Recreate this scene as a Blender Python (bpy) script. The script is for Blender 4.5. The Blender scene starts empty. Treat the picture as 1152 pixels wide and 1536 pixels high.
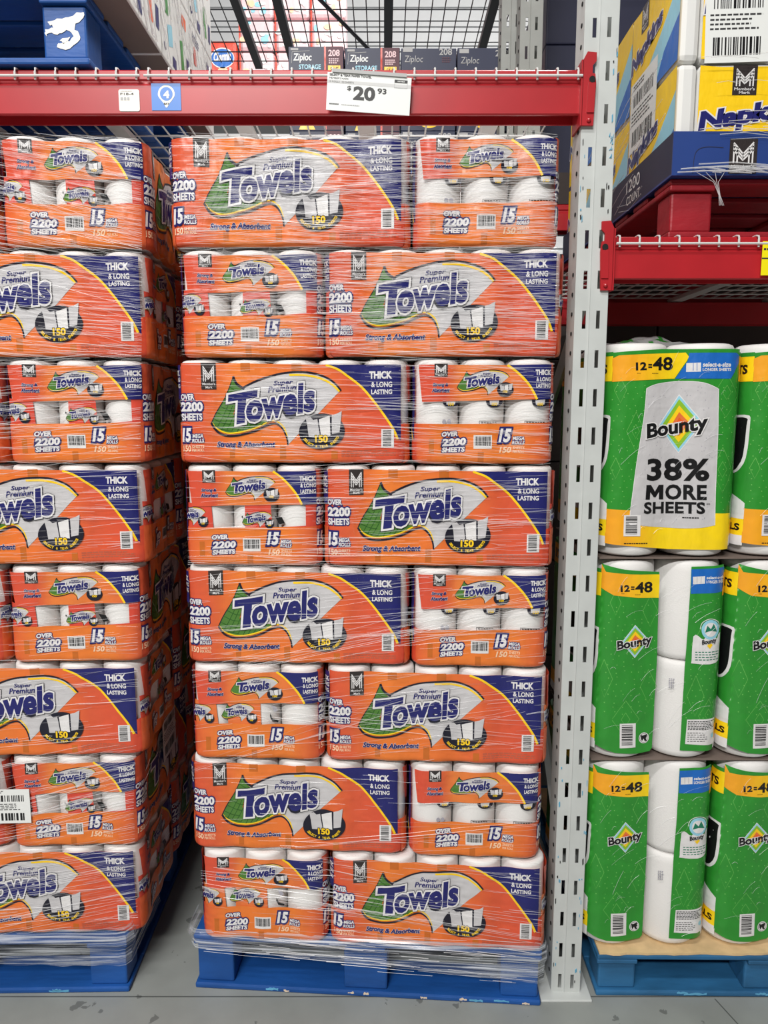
import bpy, bmesh, math, random
from math import pi, sin, cos, tan, asin, atan, sqrt, radians
from mathutils import Vector, Matrix, noise
from mathutils.geometry import tessellate_polygon

S = bpy.context.scene
COL = S.collection

# ------------------------------------------------------------------ camera
H_CAM, D_CAM, PITCH, F_PX = 1.743, 2.0, radians(8.0), 1109.0
cam = bpy.data.cameras.new('camera')
cam.sensor_fit = 'VERTICAL'
cam.sensor_height = 36.0
cam.lens = F_PX / 1536 * 36.0
cam.clip_start, cam.clip_end = 0.05, 100
cam_ob = bpy.data.objects.new('camera', cam)
COL.objects.link(cam_ob)
cam_ob.location = (0, -D_CAM, H_CAM)
cam_ob.rotation_euler = (pi / 2 - PITCH, 0, 0)
S.camera = cam_ob

# ------------------------------------------------------------------ world, lamps, exposure
S.view_settings.view_transform = 'Standard'
S.view_settings.look = 'None'
S.view_settings.exposure = 0.0
S.view_settings.gamma = 1.0
S.view_settings.use_curve_mapping = False
W = bpy.data.worlds.new('hall')
S.world = W
W.use_nodes = True
W.node_tree.nodes['Background'].inputs[0].default_value = (0.90, 0.95, 1.0, 1)
W.node_tree.nodes['Background'].inputs[1].default_value = 0.25


def area(name, loc, rot, sx, sy, power, color=(1, 0.98, 0.95)):
    l = bpy.data.lights.new(name, 'AREA')
    l.shape = 'RECTANGLE'
    l.size, l.size_y, l.energy, l.color = sx, sy, power, color
    o = bpy.data.objects.new(name, l)
    o.location, o.rotation_euler = loc, rot
    COL.objects.link(o)
    return o


area('aisle_strip_lamp', (-1.9, -3.2, 6.6), (radians(14), 0, 0), 3.0, 0.4, 215)
area('aisle_strip_lamp', (-1.9, -7.2, 6.6), (radians(30), 0, 0), 3.0, 0.4, 650)
area('far_aisle_lamp', (2.2, 2.2, 6.7), (radians(14), radians(22), 0), 2.5, 0.6, 430)


# ------------------------------------------------------------------ colour and materials
def lin(c):
    return tuple((x / 12.92 if x <= 0.04045 else ((x + 0.055) / 1.055) ** 2.4) for x in [k / 255 for k in c])


MATS = {}


def mat(name, rgb, rough=0.4, spec=0.5, metal=0.0, bump=None, vary=0.0, vscale=8.0, alpha=1.0, stretch=(1, 1, 1), coat=0.0):
    """bump = (scale, strength, distance)"""
    if name in MATS:
        return MATS[name]
    m = bpy.data.materials.new(name)
    m.use_nodes = True
    nt = m.node_tree
    b = nt.nodes['Principled BSDF']
    b.inputs['Base Color'].default_value = (*lin(rgb), 1)
    b.inputs['Roughness'].default_value = rough
    b.inputs['Specular IOR Level'].default_value = spec
    b.inputs['Metallic'].default_value = metal
    b.inputs['Coat Weight'].default_value = coat
    b.inputs['Coat Roughness'].default_value = 0.12
    b.inputs['Alpha'].default_value = alpha
    if bump or vary:
        tc = nt.nodes.new('ShaderNodeTexCoord')
        mp = nt.nodes.new('ShaderNodeMapping')
        mp.inputs['Scale'].default_value = stretch
        nt.links.new(tc.outputs['Object'], mp.inputs[0])
    if vary:
        n = nt.nodes.new('ShaderNodeTexNoise')
        n.inputs['Scale'].default_value = vscale
        n.inputs['Detail'].default_value = 5
        nt.links.new(mp.outputs[0], n.inputs['Vector'])
        r = nt.nodes.new('ShaderNodeValToRGB')
        c = lin(rgb)
        r.color_ramp.elements[0].position = 0.3
        r.color_ramp.elements[1].position = 0.7
        r.color_ramp.elements[0].color = (*[x * (1 - vary) for x in c], 1)
        r.color_ramp.elements[1].color = (*[min(1, x * (1 + vary)) for x in c], 1)
        nt.links.new(n.outputs['Fac'], r.inputs[0])
        nt.links.new(r.outputs[0], b.inputs['Base Color'])
    if bump:
        n = nt.nodes.new('ShaderNodeTexNoise')
        n.inputs['Scale'].default_value = bump[0]
        n.inputs['Detail'].default_value = 3
        nt.links.new(mp.outputs[0], n.inputs['Vector'])
        bp = nt.nodes.new('ShaderNodeBump')
        bp.inputs['Strength'].default_value = bump[1]
        bp.inputs['Distance'].default_value = bump[2]
        nt.links.new(n.outputs['Fac'], bp.inputs['Height'])
        nt.links.new(bp.outputs[0], b.inputs['Normal'])
    MATS[name] = m
    return m


FILM_BUMP = (22, 0.6, 0.007)


def film(name, rgb, rough=0.33):
    return mat(name, rgb, rough, 0.45, bump=FILM_BUMP, stretch=(1, 1, 0.55))


def gradient(name, stops, rough=0.33):
    """a print whose ink runs from colour to colour along the panel (UV.x)"""
    m = film(name, stops[0][1], rough)
    nt = m.node_tree
    uv = nt.nodes.new('ShaderNodeUVMap')
    sp = nt.nodes.new('ShaderNodeSeparateXYZ')
    r = nt.nodes.new('ShaderNodeValToRGB')
    nt.links.new(uv.outputs[0], sp.inputs[0])
    nt.links.new(sp.outputs[0], r.inputs[0])
    el = r.color_ramp.elements
    while len(el) < len(stops):
        el.new(0.5)
    for e, (p, c) in zip(el, stops):
        e.position = p
        e.color = (*lin(c), 1)
    nt.links.new(r.outputs[0], nt.nodes['Principled BSDF'].inputs['Base Color'])
    return m


M_long = gradient('orange_print_long', [(0.0, (214, 84, 56)), (0.12, (218, 96, 56)), (0.26, (232, 126, 52)),
                                        (0.58, (230, 114, 52)), (0.76, (218, 92, 58)), (1.0, (214, 78, 54))])
M_short = gradient('orange_print_short', [(0.0, (214, 80, 58)), (0.22, (216, 86, 58)), (0.34, (228, 126, 60)),
                                          (0.7, (226, 122, 60)), (1.0, (220, 98, 58))])
M_band = gradient('orange_print_band', [(0.0, (218, 92, 56)), (0.2, (230, 122, 50)), (0.75, (230, 124, 50)), (1.0, (214, 90, 58))])
M_red = film('red_print', (214, 76, 58))
M_orange = film('orange_print', (226, 116, 60))
M_olive = film('ghost_print', (196, 104, 36))
M_navy = film('navy_print', (34, 36, 104))
M_ink = film('dark_ink', (26, 26, 42))
M_black = film('black_ink', (22, 22, 24))
M_white = film('white_ink', (226, 224, 224))
M_silver = film('silver_print', (198, 196, 198))
M_silver2 = film('silver_print_dark', (164, 162, 172))  # deeper silver ink for small marks and dots
M_yellow = film('yellow_ink', (250, 206, 30))
M_leaf = film('green_print', (78, 124, 52))
M_leafdark = film('green_print_lines', (34, 84, 28))
M_logo = film('charcoal_print', (52, 46, 46))
M_cream = film('cream_ink', (246, 206, 170))
M_fine = film('fine_print', (186, 96, 72))
M_paper = mat('white_paper', (232, 230, 228), 0.55, 0.3, bump=(260, 0.25, 0.002))
M_green = mat('bright_green_print', (46, 142, 48), 0.3, 0.5, bump=(13, 0.6, 0.012), stretch=(1, 1, 0.6))
M_greenlight = film('light_green_print', (108, 186, 90))
M_gold = gradient('gold_print', [(0.0, (240, 160, 40)), (0.18, (246, 172, 36)), (0.45, (250, 214, 26)), (1.0, (252, 216, 26))])
M_blue = film('blue_print', (30, 104, 190))
M_sky = film('light_blue_print', (150, 208, 228))
M_lime = film('lime_print', (140, 190, 50))
M_redorange = film('flame_print', (232, 92, 34))
M_teal = film('teal_print', (30, 120, 92))

M_rackred = mat('red_rack_paint', (176, 34, 42), 0.35, 0.5, vary=0.10, vscale=6)
M_post = mat('grey_rack_paint', (196, 200, 198), 0.42, 0.5, vary=0.05, vscale=14)
M_scuff = mat('scuffed_blue_mark', (88, 160, 192), 0.6)
M_wirewhite = mat('white_coated_wire', (214, 214, 212), 0.4)
M_wireblack = mat('black_coated_wire', (26, 28, 34), 0.45)
M_wiregrey = mat('galvanised_wire', (120, 122, 122), 0.4, metal=0.4)
M_pallet = mat('blue_pallet_paint', (26, 78, 148), 0.5, 0.4, bump=(40, 0.4, 0.004), vary=0.22, vscale=9, stretch=(0.4, 1, 1))
M_palletwear = mat('worn_pale_paint', (96, 168, 206), 0.6, vary=0.2)
M_ply = mat('raw_plywood', (214, 184, 138), 0.7, vary=0.15, vscale=20)
M_palletred = mat('red_pallet_paint', (150, 20, 34), 0.5, bump=(40, 0.5, 0.004), vary=0.25, vscale=10, stretch=(0.4, 1, 1))
M_chip = mat('bare_wood_chip', (224, 204, 180), 0.8)
M_card = mat('brown_cardboard', (118, 104, 96), 0.8, vary=0.06)
M_cardwhite = mat('white_cardboard', (222, 222, 220), 0.55)
M_cardblue = mat('navy_cardboard', (34, 62, 128), 0.42, vary=0.08, vscale=5)
M_carddark = mat('dark_navy_cardboard', (40, 42, 66), 0.5)
M_ziploc = mat('navy_carton', (26, 34, 66), 0.45)
M_maroon = mat('maroon_carton', (84, 34, 52), 0.5)
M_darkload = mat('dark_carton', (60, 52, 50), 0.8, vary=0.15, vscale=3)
M_sign = mat('sign_card', (232, 234, 232), 0.35)
M_signink = mat('sign_ink', (52, 52, 54), 0.5)
M_signgrey = mat('sign_grey', (176, 176, 176), 0.5)
M_bluetag = mat('blue_sticker', (52, 122, 208), 0.35)
M_tagwhite = mat('cream_sticker', (236, 232, 222), 0.4)
M_yellowtag = mat('yellow_tag', (248, 232, 20), 0.4)
M_pink = film('pink_pack_print', (232, 196, 200))
M_steel = mat('dark_gap', (12, 12, 14), 0.8)

# pale half-clear film; its strands put the wrinkles' glints into the colour
M_wrap = bpy.data.materials.new('clear_stretch_film')
M_wrap.use_nodes = True
_n = M_wrap.node_tree
_b = _n.nodes['Principled BSDF']
_b.inputs['Base Color'].default_value = (0.92, 0.92, 0.94, 1)
_b.inputs['Roughness'].default_value = 0.22
_b.inputs['Specular IOR Level'].default_value = 0.9
_b.inputs['Alpha'].default_value = 0.42
# film bunched in many layers round a pallet edge: milky, streaked along its length
M_bunch = bpy.data.materials.new('bunched_stretch_film')
M_bunch.use_nodes = True
_n = M_bunch.node_tree
_b = _n.nodes['Principled BSDF']
_b.inputs['Base Color'].default_value = (0.66, 0.70, 0.76, 1)
_b.inputs['Roughness'].default_value = 0.2
_b.inputs['Specular IOR Level'].default_value = 0.8
_tc = _n.nodes.new('ShaderNodeTexCoord')
_mp = _n.nodes.new('ShaderNodeMapping')
_mp.inputs['Scale'].default_value = (2.5, 2.5, 110)
_mp.inputs['Rotation'].default_value = (0, radians(3), 0)
_ns = _n.nodes.new('ShaderNodeTexNoise')
_ns.inputs['Scale'].default_value = 1.6
_ns.inputs['Detail'].default_value = 4
_rp = _n.nodes.new('ShaderNodeValToRGB')
_rp.color_ramp.elements[0].position = 0.44
_rp.color_ramp.elements[0].color = (0.05, 0.05, 0.05, 1)
_rp.color_ramp.elements[1].position = 0.70
_rp.color_ramp.elements[1].color = (0.8, 0.8, 0.8, 1)
_n.links.new(_tc.outputs['Object'], _mp.inputs[0])
_n.links.new(_mp.outputs[0], _ns.inputs['Vector'])
_n.links.new(_ns.outputs['Fac'], _rp.inputs[0])
_n.links.new(_rp.outputs[0], _b.inputs['Alpha'])


# ------------------------------------------------------------------ object helpers
def link(o, parent=None):
    COL.objects.link(o)
    if parent:
        o.parent = parent
    return o


def tag(o, label, cat, group=None, kind=None):
    o['label'] = label
    o['category'] = cat
    if group:
        o['group'] = group
    if kind:
        o['kind'] = kind
    return o


def empty(name, loc=(0, 0, 0), rz=0.0):
    o = bpy.data.objects.new(name, None)
    o.location = loc
    o.rotation_euler = (0, 0, rz)
    o.empty_display_size = 0.05
    return link(o)


def copy_tree(root, loc, rz):
    r = root.copy()
    COL.objects.link(r)
    r.location = loc
    r.rotation_euler = (0, 0, rz)
    for ch in root.children:
        c = ch.copy()
        COL.objects.link(c)
        c.parent = r
        for g in ch.children:
            d = g.copy()
            COL.objects.link(d)
            d.parent = c
    return r


class MB:
    """gathers shapes and links them as ONE mesh object"""

    def __init__(self):
        self.v, self.f, self.m, self.uv, self.nr, self.mats = [], [], [], [], [], []
        self.has_n = False

    def slot(self, m):
        if m not in self.mats:
            self.mats.append(m)
        return self.mats.index(m)

    def face(self, pts, m):
        i = len(self.v)
        self.v += [tuple(p) for p in pts]
        self.f.append(tuple(range(i, i + len(pts))))
        self.m.append(self.slot(m))
        return self

    def box(self, lo, hi, m, M=None, bev=0.0):
        bm = bmesh.new()
        bmesh.ops.create_cube(bm, size=1)
        c = [(a + b) / 2 for a, b in zip(lo, hi)]
        s = [abs(b - a) for a, b in zip(lo, hi)]
        for v in bm.verts:
            v.co = Vector([c[k] + v.co[k] * s[k] for k in range(3)])
        if bev:
            bmesh.ops.bevel(bm, geom=bm.edges[:], offset=min(bev, min(s) * 0.45), segments=2, affect='EDGES', profile=0.5)
        self.add(bm, m, M)
        return self

    def add(self, bm, m, M=None):
        i = len(self.v)
        bm.verts.index_update()
        for v in bm.verts:
            self.v.append(tuple(M @ v.co if M else v.co))
        k = self.slot(m)
        for f in bm.faces:
            self.f.append(tuple(i + v.index for v in f.verts))
            self.m.append(k)
        bm.free()

    def tube(self, pts, r, m, seg=8, cap=True):
        pts = [Vector(p) for p in pts]
        i0 = len(self.v)
        k = self.slot(m)
        for j, p in enumerate(pts):
            t = (pts[min(j + 1, len(pts) - 1)] - pts[max(j - 1, 0)]).normalized()
            a = Vector((0, 0, 1)) if abs(t.z) < 0.9 else Vector((1, 0, 0))
            u = t.cross(a).normalized()
            w = t.cross(u)
            for q in range(seg):
                an = 2 * pi * q / seg
                self.v.append(tuple(p + (u * cos(an) + w * sin(an)) * r))
        for j in range(len(pts) - 1):
            for q in range(seg):
                a, b = i0 + j * seg + q, i0 + j * seg + (q + 1) % seg
                self.f.append((a, b, b + seg, a + seg))
                self.m.append(k)
        if cap:
            self.f.append(tuple(i0 + q for q in range(seg)))
            self.f.append(tuple(i0 + (len(pts) - 1) * seg + q for q in reversed(range(seg))))
            self.m += [k, k]
        return self

    def lathe(self, prof, m, seg=28, c=(0, 0, 0)):
        i0 = len(self.v)
        k = self.slot(m)
        for r, z in prof:
            for q in range(seg):
                a = 2 * pi * q / seg
                self.v.append((c[0] + r * cos(a), c[1] + r * sin(a), c[2] + z))
        for j in range(len(prof) - 1):
            for q in range(seg):
                a, b = i0 + j * seg + q, i0 + j * seg + (q + 1) % seg
                self.f.append((a, b, b + seg, a + seg))
                self.m.append(k)
        return self

    def prism(self, pts, y0, y1, m, M=None):
        """outline in (x, z) given thickness from y0 to y1"""
        n = len(pts)
        P = [Vector((p[0], y0, p[1])) for p in pts] + [Vector((p[0], y1, p[1])) for p in pts]
        if M:
            P = [M @ p for p in P]
        i0 = len(self.v)
        self.v += [tuple(p) for p in P]
        k = self.slot(m)
        for t in tessellate_polygon([[Vector((p[0], p[1], 0)) for p in pts]]):
            self.f.append(tuple(i0 + q for q in t))
            self.f.append(tuple(i0 + n + q for q in reversed(t)))
            self.m += [k, k]
        for q in range(n):
            r = (q + 1) % n
            self.f.append((i0 + q, i0 + r, i0 + n + r, i0 + n + q))
            self.m.append(k)
        return self

    def mesh(self, name, smooth=False):
        me = bpy.data.meshes.new(name)
        me.from_pydata(self.v, [], self.f)
        for m in self.mats:
            me.materials.append(m)
        me.polygons.foreach_set('material_index', self.m)
        if smooth or self.has_n:
            me.polygons.foreach_set('use_smooth', [True] * len(self.f))
        if self.uv:
            l = me.uv_layers.new(name='UVMap')
            d = []
            for f in self.f:
                for i in f:
                    d += self.uv[i]
            l.data.foreach_set('uv', d)
        me.update()
        if self.has_n:
            me.normals_split_custom_set_from_vertices(self.nr)
        else:
            bm = bmesh.new()
            bm.from_mesh(me)
            bmesh.ops.recalc_face_normals(bm, faces=bm.faces[:])
            bm.to_mesh(me)
            bm.free()
        return me

    def build(self, name, parent=None, smooth=False, solid=0.0):
        o = bpy.data.objects.new(name, self.mesh(name, smooth))
        link(o, parent)
        if solid:
            md = o.modifiers.new('thickness', 'SOLIDIFY')
            md.thickness = solid
            md.offset = 0
        return o


# ------------------------------------------------------------------ flat artwork
TEXTS = {}


def text_mesh(s, shear=0.0, bold=0.0, space=1.0):
    key = (s, shear, bold, space)
    if key not in TEXTS:
        cu = bpy.data.curves.new('lettering', 'FONT')
        cu.body, cu.shear, cu.offset, cu.space_character, cu.resolution_u = s, shear, bold, space, 3
        o = bpy.data.objects.new('lettering', cu)
        COL.objects.link(o)
        dg = bpy.context.evaluated_depsgraph_get()
        me = o.evaluated_get(dg).to_mesh()
        TEXTS[key] = ([(v.co.x, v.co.y) for v in me.vertices], [tuple(p.vertices) for p in me.polygons])
        bpy.data.objects.remove(o)
        bpy.data.curves.remove(cu)
    return TEXTS[key]


def smooth(pts, n=5, closed=False):
    """Catmull-Rom through the points"""
    out = []
    N = len(pts)
    rng = range(N if closed else N - 1)
    for i in rng:
        g = (lambda k: pts[k % N]) if closed else (lambda k: pts[max(0, min(N - 1, k))])
        p0, p1, p2, p3 = g(i - 1), g(i), g(i + 1), g(i + 2)
        for j in range(n):
            t = j / n
            out.append(tuple(0.5 * (2 * p1[d] + (p2[d] - p0[d]) * t + (2 * p0[d] - 5 * p1[d] + 4 * p2[d] - p3[d]) * t * t
                                    + (3 * p1[d] - p0[d] - 3 * p2[d] + p3[d]) * t ** 3) for d in (0, 1)))
    if not closed:
        out.append(tuple(pts[-1]))
    return out


class Art:
    """printed artwork: polygons in drawing units (y down), mapped by conv() to metres (u right, v up)"""

    def __init__(self, conv, eps=0.0003):
        self.c, self.eps = conv, eps
        self.v, self.f, self.m, self.mats = [], [], [], []

    def slot(self, m):
        if m not in self.mats:
            self.mats.append(m)
        return self.mats.index(m)

    def raw(self, pts, faces, m, layer):
        i = len(self.v)
        self.v += [(*self.c(*p), layer * self.eps) for p in pts]
        k = self.slot(m)
        for f in faces:
            self.f.append(tuple(i + q for q in f))
            self.m.append(k)

    def poly(self, pts, m, layer=0):
        t = tessellate_polygon([[Vector((p[0], -p[1], 0)) for p in pts]])
        self.raw(pts, t, m, layer)

    def rect(self, x0, y0, x1, y1, m, layer=0):
        self.raw([(x0, y0), (x1, y0), (x1, y1), (x0, y1)], [(0, 1, 2, 3)], m, layer)

    def ellipse(self, cx, cy, rx, ry, m, layer=0, n=36, rot=0.0):
        c, s = cos(rot), sin(rot)
        P = []
        for i in range(n):
            a = 2 * pi * i / n
            x, y = rx * cos(a), ry * sin(a)
            P.append((cx + x * c - y * s, cy + x * s + y * c))
        self.raw(P, [tuple(range(n))], m, layer)

    def stroke(self, pts, w, m, layer=0, w2=None, sm=4):
        if sm:
            pts = smooth(pts, sm)
        n = len(pts)
        L, R = [], []
        for i, p in enumerate(pts):
            a, b = pts[max(0, i - 1)], pts[min(n - 1, i + 1)]
            dx, dy = b[0] - a[0], b[1] - a[1]
            d = sqrt(dx * dx + dy * dy) or 1
            ww = (w if w2 is None else w + (w2 - w) * i / (n - 1)) / 2
            L.append((p[0] - dy / d * ww, p[1] + dx / d * ww))
            R.append((p[0] + dy / d * ww, p[1] - dx / d * ww))
        self.raw(L + R, [(i, i + 1, n + i + 1, n + i) for i in range(n - 1)], m, layer)

    def text(self, s, x0, y0, x1, y1, m, layer=2, shear=0.0, bold=0.03, outl=(), rot=0.0, space=1.0):
        """letters stretched to fill the box, then turned by rot degrees (up to the right) about its lower left corner"""
        V, F = text_mesh(s, shear, bold, space)
        ax, bx = min(p[0] for p in V), max(p[0] for p in V)
        ay, by = min(p[1] for p in V), max(p[1] for p in V)
        sx, sy = (x1 - x0) / (bx - ax), (y1 - y0) / (by - ay)
        c, sn = cos(radians(rot)), sin(radians(rot))

        def put(p):
            x, y = (p[0] - ax) * sx, (p[1] - ay) * sy
            return (x0 + x * c - y * sn, y1 - (x * sn + y * c))
        for k, (off, mm) in enumerate(outl):
            v2, f2 = text_mesh(s, shear, bold + off, space)
            self.raw([put(p) for p in v2], f2, mm, layer - len(outl) + k)
        self.raw([put(p) for p in V], F, m, layer)

    def barcode(self, x0, y0, x1, y1, layer=2, vert=True, seed=1, bg=True, digits=True):
        rnd = random.Random(seed)
        if bg:
            self.rect(x0, y0, x1, y1, M_white, layer)
        L = (x1 - x0) if vert else (y1 - y0)
        k = (y1 - y0) if vert else (x1 - x0)
        p = 0.07 * L
        while p < 0.93 * L:
            w = rnd.choice([0.018, 0.018, 0.03, 0.045]) * L
            if vert:
                self.rect(x0 + p, y0 + 0.10 * k, x0 + p + w, y1 - (0.22 if digits else 0.1) * k, M_black, layer + 1)
            else:
                self.rect(x0 + 0.12 * k, y0 + p, x1 - (0.2 if digits else 0.1) * k, y0 + p + w, M_black, layer + 1)
            p += w + rnd.choice([0.014, 0.02, 0.03, 0.04]) * L

    def fineprint(self, x0, y0, x1, y1, rows, m, layer=2, seed=0, fill=0.55):
        rnd = random.Random(seed)
        h = (y1 - y0) / rows
        for r in range(rows):
            x = x0
            end = x1 - rnd.random() * 0.25 * (x1 - x0)
            while x < end:
                w = min(end - x, (0.02 + 0.05 * rnd.random()) * (x1 - x0) + h * 0.6)
                self.rect(x, y0 + r * h, x + w, y0 + r * h + h * fill, m, layer)
                x += w + h * 0.35

    def flat(self, mb, O, X, Y, off=0.0004):
        """lays the artwork on a plane: O origin, X right, Y up; the plane faces X x Y"""
        O, X, Y = Vector(O), Vector(X), Vector(Y)
        N = X.cross(Y).normalized()
        i = len(mb.v)
        mb.v += [tuple(O + X * p[0] + Y * p[1] + N * (p[2] + off)) for p in self.v]
        for f, k in zip(self.f, self.m):
            mb.f.append(tuple(i + q for q in self.ccw(f)))
            mb.m.append(mb.slot(self.mats[k]))

    def ccw(self, f):
        P = [self.v[q] for q in f]
        a = sum(P[i][0] * P[(i + 1) % len(P)][1] - P[(i + 1) % len(P)][0] * P[i][1] for i in range(len(P)))
        return f if a > 0 else tuple(reversed(f))

    def cut(self, us, vs):
        """returns a bmesh of the artwork cut along a grid so it can bend over a surface"""
        bm = bmesh.new()
        vv = [bm.verts.new(p) for p in self.v]
        for f, k in zip(self.f, self.m):
            if len(set(f)) < 3:
                continue
            try:
                fc = bm.faces.new([vv[q] for q in self.ccw(f)])
                fc.material_index = k
            except ValueError:
                pass
        for u in us:
            bmesh.ops.bisect_plane(bm, geom=bm.verts[:] + bm.edges[:] + bm.faces[:], plane_co=(u, 0, 0), plane_no=(1, 0, 0), dist=1e-6)
        for v in vs:
            bmesh.ops.bisect_plane(bm, geom=bm.verts[:] + bm.edges[:] + bm.faces[:], plane_co=(0, v, 0), plane_no=(0, 1, 0), dist=1e-6)
        bm.verts.index_update()
        return bm


# ------------------------------------------------------------------ a film-wrapped block of rolls
class Hull:
    """the film round a block of upright rolls: dips between rolls, rounded corners, wrinkles"""

    def __init__(self, nx, ny, r, H, seed, dip=0.007, e=0.012, amp=1.0, rc=0.045):
        self.n, self.r, self.rc, self.H, self.seed, self.dip, self.e, self.amp = (nx, ny), r, rc, H, seed, dip, e, amp
        self.W = (nx * 2 * r, ny * 2 * r)

    def point(self, f, u, v, h):
        W, D = (self.W[0], self.W[1]) if f % 2 == 0 else (self.W[1], self.W[0])
        r = self.rc
        a = W / 2 - r
        dip = 0.0
        ua = W / 2 - self.r
        if abs(u) <= a + 1e-9:
            x, y, nx, ny = u, -D / 2, 0.0, -1.0
            if abs(u) < ua:
                dip = self.dip * sin(pi * (u + ua) / (2 * self.r)) ** 2
        else:
            s = 1 if u > 0 else -1
            an = (abs(u) - a) / r
            nx, ny = s * sin(an), -cos(an)
            x, y = s * a + r * nx, -D / 2 + r + r * ny
        e, H = self.e, self.H
        q = max((v - (H - e)) / e, (e - v) / e, 0.0)
        ins = e * (1 - sqrt(max(0.0, 1 - min(q, 1.0) ** 2)))
        p = Vector((x, y, v)) + Vector((self.seed * 7.3, f * 3.1, self.seed * 2.7))
        w = 0.0018 * (noise.noise(p * 11) + 0.7) + 0.0011 * noise.noise(Vector((p.x * 60, p.y * 60, p.z * 22)))
        w += 0.0008 * noise.noise(Vector((p.x * 30, p.y * 30, p.z * 90)))
        off = h + 0.001 + self.amp * max(w, 0.0) - dip - ins
        P = Vector((x + nx * off, y + ny * off, v))
        for _ in range(f):
            P = Vector((-P.y, P.x, P.z))
        return P

    def lay(self, mb, bm, mats, f):
        W = self.W[f % 2]
        i0 = len(mb.v)
        d = 0.0012
        for v in bm.verts:
            u, w, h = v.co
            P = self.point(f, u, w, 0)
            tu = self.point(f, u + d, w, 0) - self.point(f, u - d, w, 0)
            tv = self.point(f, u, w + d, 0) - self.point(f, u, w - d, 0)
            N = tu.cross(tv).normalized()
            mb.v.append(tuple(P + N * h))
            mb.nr.append(tuple(N))
            mb.uv.append((u / W + 0.5, w / self.H))
        for fc in bm.faces:
            mb.f.append(tuple(i0 + q.index for q in fc.verts))
            mb.m.append(mb.slot(mats[fc.material_index]))
        mb.has_n = True


def grid(lo, hi, step):
    n = int(round((hi - lo) / step))
    return [lo + (hi - lo) * i / n for i in range(n + 1)]


def wrap_u(x, a, r):
    """a position seen square-on -> the distance along the film round the rolled corner"""
    if abs(x) <= a:
        return x
    s = 1 if x > 0 else -1
    return s * (a + r * min(asin(min((abs(x) - a) / r, 0.72)), 0.80))


# ------------------------------------------------------------------ artwork of the orange paper towel multipacks
R_ROLL, R_CORNER, H_PACK = 0.0625, 0.045, 0.2815
NL, NS = 5, 3
WL, WS = 2 * R_ROLL * NL, 2 * R_ROLL * NS


def conv_long(x, y):
    t = (x - 25) / 1090
    top, bot = 20 + 6 * t, 478 + 25 * t
    return wrap_u((t - 0.5) * WL, WL / 2 - R_CORNER, R_CORNER), max(0.0, min(1.0, 1 - (y - top) / (bot - top))) * H_PACK


def conv_short(x, y):
    t = (x - 70) / 968
    return wrap_u((t - 0.5) * WS, WS / 2 - R_CORNER, R_CORNER), max(0.0, min(1.0, 1 - (y - 58) / 708)) * H_PACK


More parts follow.
